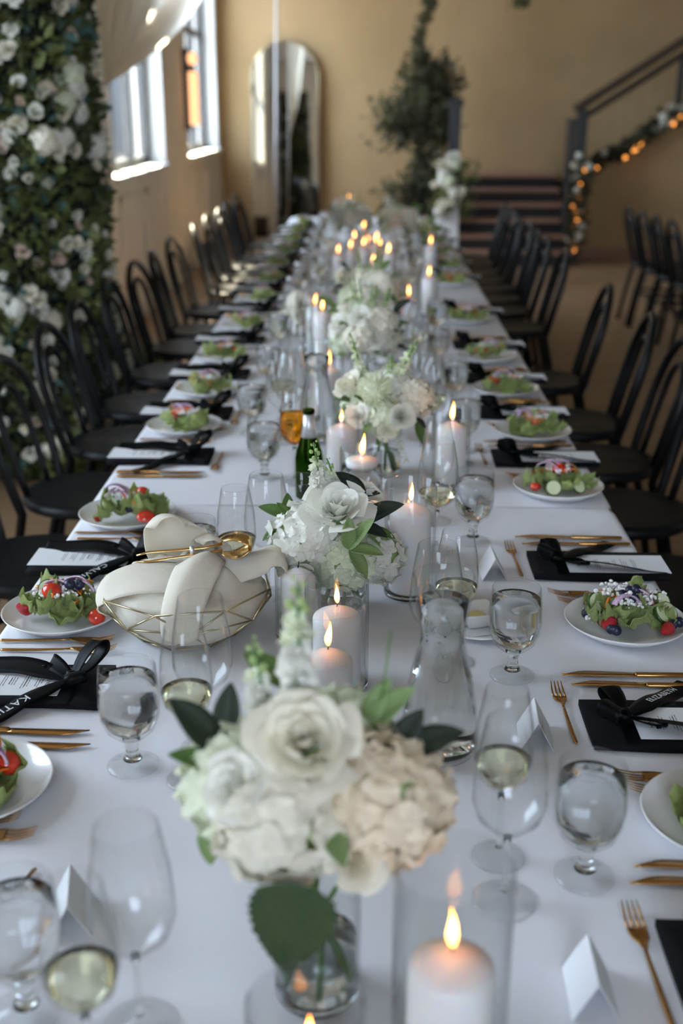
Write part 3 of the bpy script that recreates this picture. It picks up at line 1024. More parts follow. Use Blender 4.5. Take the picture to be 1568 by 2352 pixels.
for i, p in enumerate(tsl):
    for k in range(5):
        a = random.uniform(0, 6); d = Vector((math.cos(a), math.sin(a), -.8)) * .011 * (1 - i / 16)
        mb.lathe([(0, 0), (.0028, .003), (0, .008)], 5, M=Matrix.Translation(p + d * .7) @ look_at(d))
tg = mb.build('amaranthus_tassel', 'petal_green_white', A)

def loose_arrangement(loc, label, seed, W=.10, H=.33, peach=False, spikes=4):
    rnd = random.Random(seed)
    A = arrangement(loc, label)
    bouquet_vase(A, .045, .14)
    stems(A, .045, .14, [(-.05, 0, .12), (.02, -.04, .12), (.05, -.02, .1)])
    kinds = ['petal_cream', 'petal_green_white', 'petal_cream', 'petal_green_white', 'petal_peach' if peach else 'petal_cream']
    for i in range(6):
        a = i * 1.05 + .3; rr = W * .6
        hydrangea(A, (rr * math.cos(a), rr * math.sin(a), .17 + .03 * (i % 3)), .056, kinds[i % 5], False, aim=(math.cos(a), math.sin(a), .9))
    hydrangea(A, (0, 0, .235), .06, kinds[seed % 4], False)
    for i in range(8):
        a = rnd.uniform(PI, 2 * PI) if i < 6 else rnd.uniform(0, PI); rr = W * rnd.uniform(.75, .95)
        rose(A, (rr * math.cos(a), rr * math.sin(a), rnd.uniform(.15, .27)), rnd.uniform(.03, .042), data=rnd.choice((ROSE_W, ROSE_C)), aim=(math.cos(a), math.sin(a), .5))
    for i in range(spikes):
        x = rnd.uniform(-.075, .075); y = rnd.uniform(-.06, .06)
        snapdragon(A, (x * .6, y, .23), (x * 1.15, y, H + rnd.uniform(-.03, .04)), .020, 7, False)
    for i in range(26):
        a = rnd.uniform(0, 2 * PI); z = rnd.uniform(.12, .28)
        p = Vector((W * .8 * math.cos(a), W * .8 * math.sin(a), z))
        put_leaf(A, p, p + Vector((.05 * math.cos(a), .05 * math.sin(a), rnd.uniform(-.03, .05))), rnd.choice(('mid', 'light', 'light', 'mid', 'dark')))
    return A
loose_arrangement((-.012, 3.62, TZ + .001), 'cream rose arrangement with green flower spikes, fourth down the table', 11, .115, .36, spikes=7)
loose_arrangement((.0, 4.45, TZ + .001), 'pale hydrangea arrangement, fifth down the table before the candle cluster', 12, .12, .36, spikes=8)
loose_arrangement((-.10, 7.45, TZ + .001), 'pale green flower arrangement far down the table, the one near the window side', 13, .13, .36, spikes=5)
loose_arrangement((.186, 7.30, TZ + .001), 'peach and white flower arrangement far down the table, the one near the stair side', 14, .13, .31, True, spikes=2)

# ------------------------------------------------------------------ candles
def flame_mesh(bend=.2):
    prof = [(0, 0), (.16, .08), (.26, .22), (.27, .36), (.2, .58), (.10, .80), (0, 1.0)]
    mb = MB().lathe(prof, 8)
    mb.v = [(x + bend * z * z * .5 - .04 * math.sin(z * 6), y, z) for x, y, z in mb.v]
    return mb.mesh('flame', 'flame')
FLAMES = [flame_mesh(b_) for b_ in (-.35, .1, .3)]
def wax_mesh(r, h):
    return MB().lathe([(0, 0), (r * .97, 0), (r, .004), (r, h - .006), (r * .97, h - .002), (r * .85, h + .002), (r * .3, h + .012), (0, h + .014)], 32).mesh('wax', 'wax')
WAXM = {}
def candle(loc, label, r=.039, h=.155, cyl=(.048, .22), fl=0, fh=.042, lit=True):
    """pillar candle (thing) inside a glass cylinder (another thing)"""
    x, y = loc
    if cyl:
        g = thing('hurricane_glass', 'clear glass cylinder around the ' + label, 'candle holder', (x, y, TZ + .001), 0, 'glass candle cylinders')
        cyl_glass(*cyl).build('cylinder', 'glass_cyl', g)
        cyl_base(cyl[0]).build('glass_base', 'glass_solid', g)
    z0 = TZ + .0125 if cyl else TZ + .001
    c = thing('pillar_candle', label, 'candle', (x, y, z0), 0, 'white pillar candles')
    key = (r, h)
    if key not in WAXM:
        WAXM[key] = wax_mesh(r, h)
    link('wax', WAXM[key], c)
    MB().tube([(0, 0, h + .012), (.001, 0, h + .02), (.002, 0, h + .026)], .0009, 5).build('wick', 'wick', c)
    if lit:
        link('flame', FLAMES[fl], c, (.001, 0, h + .019), scale=(fh * .46, fh * .46, fh))
    return c
FLOATM = MB().lathe([(0, -.022), (.02, -.02), (.034, -.008), (.038, .004), (.034, .009), (.012, .013), (0, .014)], 28).mesh('wax', 'wax')
def floating(loc, label, cyl=(.046, .20), level=.13, fl=1, fh=.042):
    x, y = loc
    g = thing('hurricane_glass', 'water-filled glass cylinder holding the ' + label, 'candle holder', (x, y, TZ + .001), 0, 'glass candle cylinders')
    cyl_glass(*cyl).build('cylinder', 'glass_cyl', g)
    cyl_base(cyl[0]).build('glass_base', 'glass_solid', g)
    liquid(cyl[0] - .0034, .0125, level).build('water', 'water', g)
    c = thing('floating_candle', label, 'candle', (x + .002, y, TZ + .001 + level + .004), 0, 'floating candles')
    link('wax', FLOATM, c)
    MB().tube([(0, 0, .012), (.001, 0, .024)], .0009, 5).build('wick', 'wick', c)
    link('flame', FLAMES[fl], c, (.001, 0, .019), scale=(fh * .46, fh * .46, fh))
candle((.082, .860), 'big lit pillar candle at the very front', .041, .112, (.055, .235), 0, .046)
floating((-.050, .775), 'floating candle before the front flower vase', (.052, .155), .085, 1, .034)
candle((-.055, 1.475), 'lit pillar candle right behind the front flowers', .036, .115, (.054, .212), 2, .040)
candle((-.046, 1.625), 'second lit candle behind the front flowers', .038, .115, (.050, .185), 0, .034)
candle((-.118, 1.805), 'unlit pillar candle beside the bread basket', .030, .105, (.040, .135), 1, .03, False)
candle((.081, 1.995), 'tall lit pillar candle beside the white roses', .0385, .158, (.048, .224), 1, .036)
floating((-.014, 2.42), 'floating candle nearest the green bottle', (.047, .165), .125, 2, .050)
floating((.004, 2.20), 'floating candle behind the dark glossy leaves', (.048, .155), .10, 1, .034)
floating((.078, 2.135), 'floating candle touching the tall pillar candle', (.042, .145), .085, 1, .034)
candle((.203, 2.66), 'lit pillar candle beside the third place card', .037, .135, (.046, .195), 1, .046)
candle((-.064, 2.655), 'lit pillar candle beneath the chrysanthemum arrangement', .036, .130, (.044, .18), 1, .030)
candle((-.114, 3.24), 'lit pillar candle before the fourth arrangement', .035, .140, (.044, .195), 1, .046)
far = [(.327, 6.20), (.262, 5.03), (.156, 4.47), (-.168, 4.13), (-.200, 4.25), (.060, 4.03), (-.165, 9.2), (-.13, 8.55), (-.034, 7.02), (.045, 6.92),
       (-.085, 6.70), (.06, 6.55), (-.005, 6.48), (-.100, 6.22), (-.16, 6.0), (-.03, 6.12), (.035, 6.26), (.10, 6.18), (.100, 5.86), (.02, 5.85)]
far.sort(key=lambda p: p[1])
for i, p in enumerate(far):
    hh = random.choice((.10, .13, .155)) if i > 4 else .150
    lab = ('lit pillar candle, %s beyond the fourth flower arrangement' if i < 5 else 'lit candle of the far cluster, %s toward the mirror') % ORD[i if i < 5 else i - 5]
    candle(p, lab, .035, hh, (.043, hh + .06), i % 3, .04)
# empty cylinders in the middle
for p, r, h, lb in (((-.130, 2.12), .040, .19, 'empty glass cylinder behind the white roses'), ((-.105, 2.03), .038, .14, 'short glass cylinder behind the white hydrangea')):
    g = thing('glass_cylinder', lb, 'vase', (*p, TZ + .001), 0, 'empty glass cylinders')
    cyl_glass(r, h).build('cylinder', 'glass_cyl', g); cyl_base(r).build('glass_base', 'glass_solid', g)

# ------------------------------------------------------------------ drinking glasses
def ring_profile(out, inn):
    return out + inn[::-1]
def goblet_parts():
    bo = [(.012, .046), (.022, .050), (.034, .062), (.041, .080), (.043, .100), (.042, .125), (.0395, .156)]
    bi = [(.0, .051), (.020, .0545), (.0325, .065), (.0392, .081), (.0411, .100), (.0402, .125), (.0380, .155)]
    bowl = MB().lathe([(.0, .0455)] + bo + [(.0388, .158)] + bi[::-1], 36).mesh('bowl', 'glass_thin')
    stem = MB().lathe([(0, .047), (.013, .046), (.0105, .040), (.0085, .030), (.0095, .020), (.0135, .0125), (0, .0115)], 32).mesh('stem', 'glass_solid')
    foot = MB().lathe([(0, .011), (.0135, .0120), (.020, .0085), (.030, .0055), (.0365, .003), (.0365, .001), (.034, 0), (.02, .0015), (0, .002)], 36).mesh('foot', 'glass_foot')
    wp = [(0, .0515), (.0198, .055), (.032, .0655), (.0387, .081), (.0406, .100), (.0397, .125), (.0389, .138), (0, .138)]
    water = MB().lathe(wp, 32).mesh('water', 'water')
    cold = MB().lathe(wp, 32).mesh('water', 'water_cold')
    return bowl, stem, water, cold, foot
GB = goblet_parts()
def goblet(loc, label, cold=False, group='water goblets', water=True):
    g = thing('water_goblet', label, 'goblet', (*loc, TZ + .001), random.uniform(0, 6), group)
    link('bowl', GB[0], g); link('stem', GB[1], g); link('foot', GB[4], g)
    if water:
        link('water', GB[3] if cold else GB[2], g)
    return g
def wine_parts(h, rr, rm, zb, zm, foot, fill):
    out = [(.004, zb), (rm * .5, zb + .012), (rm * .86, zb + .028), (rm, zm), (rm * .985, zm + .02), (rm * .93, zm + .05), (rr, h - .001)]
    inn = [(0, zb + .003), (rm * .48, zb + .0145), (rm * .83, zb + .03), (rm - .0013, zm), (rm * .985 - .0013, zm + .02), (rm * .93 - .0012, zm + .05), (rr - .001, h - .001)]
    bowl = MB().lathe([(0, zb - .001)] + out + [(rr - .0005, h)] + inn[::-1], 32).mesh('bowl', 'glass_thin')
    stem = MB().lathe([(0, zb + .001), (.005, zb), (.0036, zb - .012), (.0033, .03), (.0040, .0145), (0, .0135)], 20).mesh('stem', 'glass_solid')
    stem_foot = MB().lathe([(0, .0135), (.0042, .014), (.008, .007), (foot * .8, .003), (foot, .0016), (foot, .0006), (foot * .9, 0), (0, .001)], 32).mesh('foot', 'glass_foot')
    w = [(0, zb + .0035), (rm * .475, zb + .015), (rm * .825, zb + .0305)]
    ft = zb + .028 + (zm - zb - .028) * fill
    w += [(rm * .825 + (rm - .0018 - rm * .825) * fill, ft), (0, ft)]
    return bowl, stem, w, stem_foot
WW = wine_parts(.235, .0255, .036, .092, .140, .034, 1.0)
WL = wine_parts(.240, .031, .043, .090, .138, .038, .6)
WINE = {k: MB().lathe(w_, 28).mesh('drink', m_) for k, w_, m_ in (('white', WW[2], 'white_wine'), ('large', WL[2], 'white_wine'))}
AMB = MB().lathe([(0, .0955), (.017, .107), (.0297, .1225), (.0341, .140), (.0335, .160), (.0322, .178), (0, .178)], 28).mesh('drink', 'amber_drink')
def wine_glass(loc, label, big=False, drink=None):
    P_ = WL if big else WW
    g = thing('wine_glass', label, 'wine glass', (*loc, TZ + .001), random.uniform(0, 6), 'wine glasses')
    link('bowl', P_[0], g); link('stem', P_[1], g); link('foot', P_[3], g)
    if drink == 'wine':
        link('drink', WINE['large' if big else 'white'], g)
    elif drink == 'amber':
        link('drink', AMB, g)
    return g
W_, S_ = 'window side', 'stair side'
goblet((-.327, 1.385), 'full clear water goblet beside the bread basket, front window side')
goblet((-.318, 1.965), 'frosted water goblet just behind the bread basket', True)
goblet((-.256, 2.70), 'cold water goblet next to the amber drink', True)
goblet((.239, 1.668), 'frosted water goblet with droplets between the carafe and the salad', True)
goblet((.266, 1.154), 'blurred water goblet near the front, stair side, by the front forks', True)
goblet((.226, 2.275), 'water goblet behind the white place card, beside the tall pillar candle', True)
goblet((-.345, .92), 'very blurred goblet at the bottom corner by the front place card')
wine_glass((-.240, 1.352), 'white wine glass with wine in front of the bread basket', False, 'wine')
wine_glass((-.230, 1.434), 'large empty wine glass in front of the bread basket', True)
wine_glass((-.236, 1.924), 'white wine glass with wine between goblet and white roses', False, 'wine')
wine_glass((-.186, 1.986), 'large empty wine glass behind the one beside the white roses', True)
wine_glass((.166, 1.190), 'white wine glass with wine near the front, by the front carafe side', False, 'wine')
wine_glass((.164, 1.107), 'large empty wine glass at the front on the stair side', True)
wine_glass((-.225, .905), 'very blurred large wine glass at the front window side', True)
wine_glass((-.256, .825), 'very blurred white wine glass with wine at the bottom corner', False, 'wine')
wine_glass((.147, 1.715), 'white wine glass behind the carafe, beside the small dish', False, 'wine')
wine_glass((.110, 1.640), 'large wine glass directly behind the carafe', True)
wine_glass((.145, 2.22), 'large wine glass with wine behind the tall pillar candle', True, 'wine')
wine_glass((.155, 2.40), 'white wine glass in front of the stair-side pillar candle', False)
wine_glass((-.178, 2.665), 'tulip wine glass of amber drink beside the green bottle', False, 'amber')
# ------------------------------------------------------------------ bottle, carafe, butter dish
b_ = thing('wine_bottle', 'small green sparkling wine bottle with silver foil neck beside the amber drink', 'bottle', (-.137, 2.56, TZ + .001))
MB().lathe([(0, .004), (.028, 0), (.033, .004), (.033, .095), (.030, .115), (.018, .150), (.0135, .175), (.0125, .205), (.0140, .207), (.0140, .214), (.0125, .216), (.0105, .216), (.0105, .18), (.015, .15), (.027, .113), (.0305, .095), (.0305, .006), (0, .008)], 28).build('bottle_body', 'bottle_green', b_)
MB().lathe([(.0187, .150), (.0142, .175), (.0131, .204), (.0127, .204), (.0137, .175), (.0180, .150)], 24, close=True).build('foil', 'foil_silver', b_)

c = thing('water_carafe', 'clear water carafe with flared mouth standing beside the nearest flowers', 'carafe', (.106, 1.435, TZ + .001))
co = [(.034, 0), (.044, .004), (.0478, .015), (.0480, .035), (.0455, .07), (.0400, .11), (.0335, .145), (.0292, .170), (.0275, .188), (.0290, .205), (.0325, .235), (.0355, .262), (.0368, .275)]
co = [(r * 1.16, z) for r, z in co]
MB().lathe([(0, .0)] + co + [(.0415, .2765)] + [(r - .0022, max(z, .008)) for r, z in co[:0:-1]] + [(0, .009)], 44).build('carafe_body', 'glass_cyl', c)
ci = [(r - .0026, max(z, .010)) for r, z in co[1:10]] + [(.0351, .238)]
MB().lathe([(0, .010)] + ci + [(0, .238)], 40).build('water', 'water', c)

d = thing('side_plate', 'small white saucer with paper doily under the butter dish', 'plate', (.200, 1.845, TZ + .001))
MB().lathe([(0, .004), (.035, .003), (.04, 0), (.046, .001), (.072, .012), (.0735, .014), (.071, .0155), (.045, .006), (0, .006)], 36).build('saucer', 'porcelain', d)
bevel(MB().box(-.042, .042, -.042, .042, .0065, .0075, Matrix.Rotation(.3, 4, 'Z')).build('doily', 'card_white', d, smooth=False), .0004)
d = thing('butter_dish', 'small square white dish of butter on the saucer behind the carafe', 'dish', (.196, 1.850, TZ + .0095))
rows = []
for (s, z) in ((.020, 0), (.024, .002), (.034, .026), (.035, .030), (.0335, .030), (.0325, .027), (.022, .005), (.0, .005)):
    ring = []
    for k in range(24):
        a = 2 * PI * k / 24
        q = max(abs(math.cos(a)), abs(math.sin(a))) ** .75
        ring.append((s * math.cos(a + .3) / q, s * math.sin(a + .3) / q, z))
    rows.append(ring + ring[:1])
MB().grid(rows).build('dish', 'porcelain', d)
MB().lathe([(0, .006), (.016, .006), (.017, .016), (.008, .021), (0, .02)], 12).build('butter', 'butter', d)

def smooth_path(pts, n=20):
    """Catmull-Rom through points"""
    P_ = [Vector(p) for p in pts]; P_ = [P_[0] * 2 - P_[1]] + P_ + [P_[-1] * 2 - P_[-2]]
    out = []
    seg = len(P_) - 3
    for i in range(n + 1):
        u = i / n * seg; k = min(int(u), seg - 1); t = u - k
        a, b2, c2, d2 = P_[k:k + 4]
        out.append(.5 * ((2 * b2) + (-a + c2) * t + (2 * a - 5 * b2 + 4 * c2 - d2) * t * t + (-a + 3 * b2 - 3 * c2 + d2) * t ** 3))
    return out

# ------------------------------------------------------------------ bread basket
bk = thing('bread_basket', 'geometric brass wire bread basket on the window side', 'basket', (-.314, 1.820, TZ + .001), .2)
NB = 8
def ring_pts(r, z, off):
    return [Vector((r * math.cos(2 * PI * (k + off) / NB), r * .94 * math.sin(2 * PI * (k + off) / NB), z)) for k in range(NB)]
Rt, Rm, Rb = ring_pts(.160, .100, .5), ring_pts(.156, .062, 0), ring_pts(.090, .003, .5)
wires = []
for k in range(NB):
    j = (k + 1) % NB
    wires += [(Rt[k], Rt[j]), (Rb[k], Rb[j]), (Rt[k], Rm[k]), (Rt[k], Rm[j]), (Rm[k], Rb[k]), (Rm[j], Rb[k]), (Rm[k], Rm[j])]
for k in range(0, NB, 2):
    wires.append((Rb[k], Rb[(k + 4) % NB])) if k < 4 else None
for p, q in wires:
    MB().tube([p, q], .0017, 6).build('wire', 'brass_wire', bk)
# cream cloth lining the basket
cl = thing('bread_cloth', 'cream cloth napkin wrapped over the bread in the wire basket', 'cloth', (-.314, 1.820, TZ + .004))
rnd = random.Random(5)
rows = []
for i in range(65):
    a = 2 * PI * i / 64
    row = []
    for j in range(26):
        v = j / 25
        if v < .5:
            t = v / .5
            r = .072 + (.142 - .072) * math.sin(t * PI * .62) ** .9; z = .003 + .092 * t ** 1.3
            r *= 1 + .035 * math.sin(5 * a + .5) * t + .02 * math.sin(11 * a) * t
        else:
            t = (v - .5) / .5
            r = (.072 + .070 * math.sin(PI * .62) ** .9) * (1 - t) ** .9 * (1 + .035 * math.sin(5 * a + .5) * (1 - t)); z = .095 + .030 * math.sin(t * PI / 2) + .012 * math.sin(3 * a + 4 * t) * math.sin(PI * t) + .008 * math.sin(7 * a - 6 * t) * math.sin(PI * t)
        row.append((r * math.cos(a), r * .94 * math.sin(a), z))
    rows.append(row)
MB().grid(rows).build('lining', 'cream_cloth', cl)
def cloth_strip(path, widths, wdir, bow, name='folded_corner', rnd_end=.12):
    path = [Vector(p) for p in path]
    m_, n_ = 30, 13
    pts = smooth_path(path, m_)
    P_ = []
    for i, p in enumerate(pts):
        v = i / m_
        tg_ = (pts[min(i + 1, m_)] - pts[max(i - 1, 0)]).normalized()
        wd = Vector(wdir); wd = (wd - tg_ * wd.dot(tg_)).normalized()
        up = tg_.cross(wd)
        k = v * (len(widths) - 1); j = min(int(k), len(widths) - 2)
        w = widths[j] * (1 - (k - j)) + widths[j + 1] * (k - j)
        row = []
        for q in np.linspace(-1, 1, n_):
            back = tg_ * (-rnd_end * w * q * q * v ** 3)
            row.append(tuple(p + wd * (q * w * .5) + up * (bow * (1 - q * q) + .004 * math.sin(3 * q + 5 * v)) + back))
        P_.append(row)
    MB().slab(P_, .0022).build(name, 'cream_cloth', cl)
cloth_strip([(.0, .03, .095), (-.012, .055, .128), (-.028, .062, .158), (-.034, .050, .182), (-.030, .030, .186)], [.08, .12, .12, .10, .05], (1, .15, 0), .030)
cloth_strip([(.02, .03, .10), (.035, .058, .130), (.045, .050, .150), (.045, .03, .152)], [.06, .08, .07, .03], (1, -.3, 0), .02)
cloth_strip([(.03, .0, .108), (.08, .008, .118), (.125, .012, .132), (.160, .010, .142), (.172, .008, .130), (.160, .006, .120)], [.05, .07, .075, .07, .055, .04], (0, .9, .38), .016)
cloth_strip([(.045, .035, .118), (.040, -.010, .143), (.030, -.055, .146), (.018, -.105, .118), (.010, -.136, .078), (.008, -.140, .045)], [.04, .07, .082, .075, .07, .06], (1, .1, 0), .014)
cloth_strip([(.03, -.035, .122), (-.03, -.055, .128), (-.085, -.058, .124), (-.128, -.055, .108), (-.140, -.055, .082), (-.125, -.058, .068)], [.06, .075, .075, .07, .06, .05], (0, .85, .40), -.012)
cloth_strip([(-.10, .01, .116), (-.05, .0, .130), (.0, -.012, .136), (.06, -.02, .128)], [.05, .075, .075, .05], (0, 1, .1), .006)
# gold serving tongs lying on the cloth
tn = thing('serving_tongs', 'gold serving tongs with spade ends lying on the bread cloth', 'tongs', (-.300, 1.812, TZ + .150), .12)
for sgn in (-1, 1):
    z = .004 * sgn; y = .006 * sgn
    MB().tube([(-.095, y * .6, -.002 + z), (-.075, y * 2.0, z), (-.03, y * 1.2, .004 + z), (.02, y * .6, .008 + z), (.052, y * .7, .014 + z)], [.0022, .003, .0034, .0036, .004], 8, flat=(.5, 1.3)).build('arm', 'gold_bright', tn)
    P_ = []
    for i in range(9):
        q = -1 + 2 * i / 8
        row = []
        for j in range(9):
            v = j / 8
            w = .006 + .018 * min(1, v * 1.8) ** .7 * (1 - .25 * max(0, v - .85) * 6)
            row.append((.05 + .052 * v, y * .8 + q * w, .014 + z * 2.4 + .010 * math.sin(v * PI) * sgn * 1 - .010 * q * q * v * sgn + .004 * v))
        P_.append(row)
    MB().slab(P_, .0014).build('spade_end', 'gold_bright', tn)
MB().lathe([(0, -.009), (.004, -.008), (.004, .010), (0, .011)], 10).build('rivet', 'foil_silver', tn, (0, 0, .006))
bk2 = thing('bread_basket', 'second bread basket under cream cloth, far down the window side', 'basket', (-.26, 4.63, TZ + .001), .6)
bk2.scale = (.85,) * 3
bk.scale = (.95,) * 3
for p, q in wires:
    MB().tube([p, q], .0017, 4).build('wire', 'brass_wire', bk2)
cl2 = copy_tree(cl); cl2.location = (-.26, 4.63, TZ + .004); cl2.scale = (.85,) * 3; cl.scale = (.95,) * 3; cl2.rotation_euler = (0, 0, 1.9)
tag(cl2, 'cream cloth heaped in the far bread basket', 'cloth')

# ------------------------------------------------------------------ plates and salads
PLATE = MB().lathe([(0, .004), (.05, .003), (.056, 0), (.062, .001), (.090, .008), (.1065, .021), (.108, .0235), (.1068, .0245), (.1045, .0225), (.090, .0115), (.06, .0055), (0, .0055)], 56).mesh('plate', 'porcelain')

def lettuce_mesh(seed):
    rnd = random.Random(seed)
    ph = [rnd.uniform(0, 6) for _ in range(6)]
    P_ = []
    for i in range(29):
        u = -1 + 2 * i / 28
        row = []
        for j in range(17):
            v = j / 16
            w = .72 * math.sin(PI * (.12 + .80 * v)) ** .8
            x = u * w * (1 + .06 * math.sin(14 * v + ph[5])); y = v * 1.15 - .35 + .05 * math.sin(9 * u + ph[0]) * v
            e = max(abs(u), v) ** 3
            z = .42 * u * u + .34 * (v - .4) ** 2 * 2 + e * (.17 * math.sin(11 * u + 5 * v + ph[0]) + .15 * math.sin(15 * v + ph[1]) + .10 * math.sin(19 * u + ph[2]))
            z += .07 * math.sin(7 * u + ph[3]) * math.sin(6 * v + ph[4]) + .03 * math.sin(13 * u + 9 * v + ph[1]) - .06 * math.exp(-(u * 8) ** 2)
            row.append((x, y, z))
        P_.append(row)
    return MB().slab(P_, .02).mesh('lettuce_leaf', 'lettuce')
LETT = [lettuce_mesh(s) for s in range(4)]
def carrot_mesh(seed):
    rnd = random.Random(seed); pts = []
    for i in range(8):
        t = i / 7
        pts.append((t - .5, .12 * math.sin(t * 3 + seed), .16 * math.sin(t * PI) + .05 * math.sin(t * 7 + seed)))
    return MB().tube(pts, [.03, .045, .05, .05, .05, .045, .04, .02], 5, flat=(.7, 1.2)).mesh('carrot_shred', 'carrot')
CARR = [carrot_mesh(s) for s in range(3)]
def onion_mesh():
    P_ = []
    for i in range(4):
        u = -1 + 2 * i / 3
        P_.append([(.5 * math.cos(a), .5 * math.sin(a), u * .13 + .05 * math.sin(a * 2)) for a in np.linspace(.2, 2.7, 12)])
    return MB().slab(P_, .05).mesh('onion_slice', 'onion')
ONION = onion_mesh()
TOM = MB().lathe([(0, -.5), (.5, -.45), (.86, -.15), (.95, .15), (.80, .55), (.4, .82), (0, .9)], 16).mesh('tomato', 'tomato')
STRAW = MB().lathe([(0, -.9), (.35, -.65), (.72, -.05), (.80, .35), (.55, .70), (0, .75)], 14).mesh('strawberry', 'strawberry')
BLUE = MB().lathe([(0, -.9), (.6, -.75), (.98, -.1), (.9, .45), (.5, .80), (.32, .84), (.25, .70), (0, .68)], 12).mesh('blueberry', 'blueberry')
def cuke():
    mb = MB().lathe([(0, -.14), (.9, -.14), (.9, .14), (0, .14)], 18)
    return mb.mesh('flesh', 'cucumber_flesh', False), MB().lathe([(.9, -.15), (1.0, -.13), (1.0, .13), (.9, .15)], 18, close=True).mesh('skin', 'cucumber_skin')
CUKE = cuke()
def crumbs_mesh(seed, n=40):
    rnd = random.Random(seed); mb = MB()
    for i in range(n):
        r = rnd.uniform(.05, .15)
        p = Vector((rnd.gauss(0, .42), rnd.gauss(0, .42), rnd.uniform(-.1, .22)))
        M = Matrix.Translation(p) @ Euler((rnd.uniform(0, 6), rnd.uniform(0, 6), 0)).to_matrix().to_4x4() @ Matrix.Diagonal((r, r * .8, r * .9, 1))
        mb.lathe([(0, -1), (.8, -.6), (1, .1), (.6, .8), (0, 1)], 5, M=M)
    return mb.mesh('cheese_crumbs', 'cheese', False)
CRUMB = [crumbs_mesh(s) for s in range(3)]

def xform(p, s, e=(0, 0, 0)):
    s = s if hasattr(s, '__len__') else (s, s, s)
    return Matrix.Translation(p) @ Euler(e).to_matrix().to_4x4() @ Matrix.Diagonal((*s, 1))
def plate(x, y, label):
    return tag(link('salad_plate', PLATE, None, (x, y, TZ + .0012)), label, 'plate', 'white salad plates')
def salad_base(x, y, seed, label, detail=True, spread=1.0, lv=None):
    """lettuce, carrot shreds, onion and cheese of one serving"""
    rnd = random.Random(seed)
    s = thing('salad', label, 'salad', (x, y, TZ + .0072), 0, 'plated salads')
    n = lv or (11 if detail else 6)
    for i in range(n):
        a = i * 2.4 + seed; rr = (.010 + .046 * (i / n)) * spread
        link('lettuce_leaf', LETT[(i + seed) % 4], s, M=xform((rr * math.cos(a) * 1.15, rr * math.sin(a), .018 - .008 * (i / n) + rnd.uniform(0, .008)), (.041 + rnd.uniform(-.005, .009)) * (1 if detail else 1.08), (rnd.uniform(-.7, .7), rnd.uniform(-.7, .7), a + rnd.uniform(-1, 1))))
    for i in range(6 if detail else 4):
        a = rnd.uniform(0, 6.3); rr = rnd.uniform(.01, .05) * spread
        link('carrot_shred', CARR[i % 3], s, M=xform((rr * math.cos(a), rr * math.sin(a), .060 - .45 * rr), (.056, .040, .05), (rnd.uniform(-.4, .4), rnd.uniform(-.5, .5), rnd.uniform(0, 6))))
    for i in range(3 if detail else 2):
        a = rnd.uniform(0, 6.3); rr = rnd.uniform(.005, .035) * spread
        link('onion_slice', ONION, s, M=xform((rr * math.cos(a), rr * math.sin(a), .046), (.062, .052, .042), (rnd.uniform(.9, 1.5), rnd.uniform(-.3, .3), rnd.uniform(-.7, .7))))
    for i in range(3 if detail else 2):
        a = rnd.uniform(0, 6.3); rr = rnd.uniform(.0, .03) * spread
        c_ = link('cheese_crumbs', CRUMB[i % 3], s, M=xform((rr * math.cos(a), rr * math.sin(a), .052), .030))
        c_['kind'] = 'stuff'
    return s
def food(kind, p, size, label, group, rot=(0, 0, 0), parent=None):
    data = {'cherry_tomato': TOM, 'strawberry': STRAW, 'blueberry': BLUE}.get(kind)
    if kind == 'cucumber_slice':
        o = link(kind, CUKE[0], parent, M=xform(p, size, rot)); link('skin', CUKE[1], o)
    else:
        o = link(kind, data, parent, M=xform(p, size, rot))
    if parent is None:
        tag(o, label, {'cherry_tomato': 'tomato', 'strawberry': 'strawberry', 'blueberry': 'blueberry', 'cucumber_slice': 'cucumber'}[kind], group)
    return o
LEDGE, REDGE = TX0, TX1
LP = [(-.530, 1.310), (-.548, 1.865), (-.536, 2.388), (-.523, 3.135), (-.516, 3.578), (-.521, 4.085), (-.500, 4.70), (-.50, 5.41), (-.51, 6.0), (-.50, 6.6), (-.50, 7.2), (-.50, 7.8), (-.50, 8.4), (-.50, 9.0)]
RP = [(.465, 1.258), (.460, 1.848), (.458, 2.606), (.464, 3.10), (.443, 3.60), (.434, 4.11), (.415, 4.89), (.43, 5.95), (.43, 6.55), (.43, 7.15), (.43, 7.75), (.43, 8.35), (.43, 8.95)]
desc = {('W', 0): 'plate cut off at the front window side', ('W', 1): 'plate beside the bread basket', ('W', 2): 'plate before the cloth seam, window side',
        ('S', 0): 'plate cut off at the front stair side', ('S', 1): 'plate beside the frosted goblet and carafe', ('S', 2): 'plate past the cloth seam, stair side'}
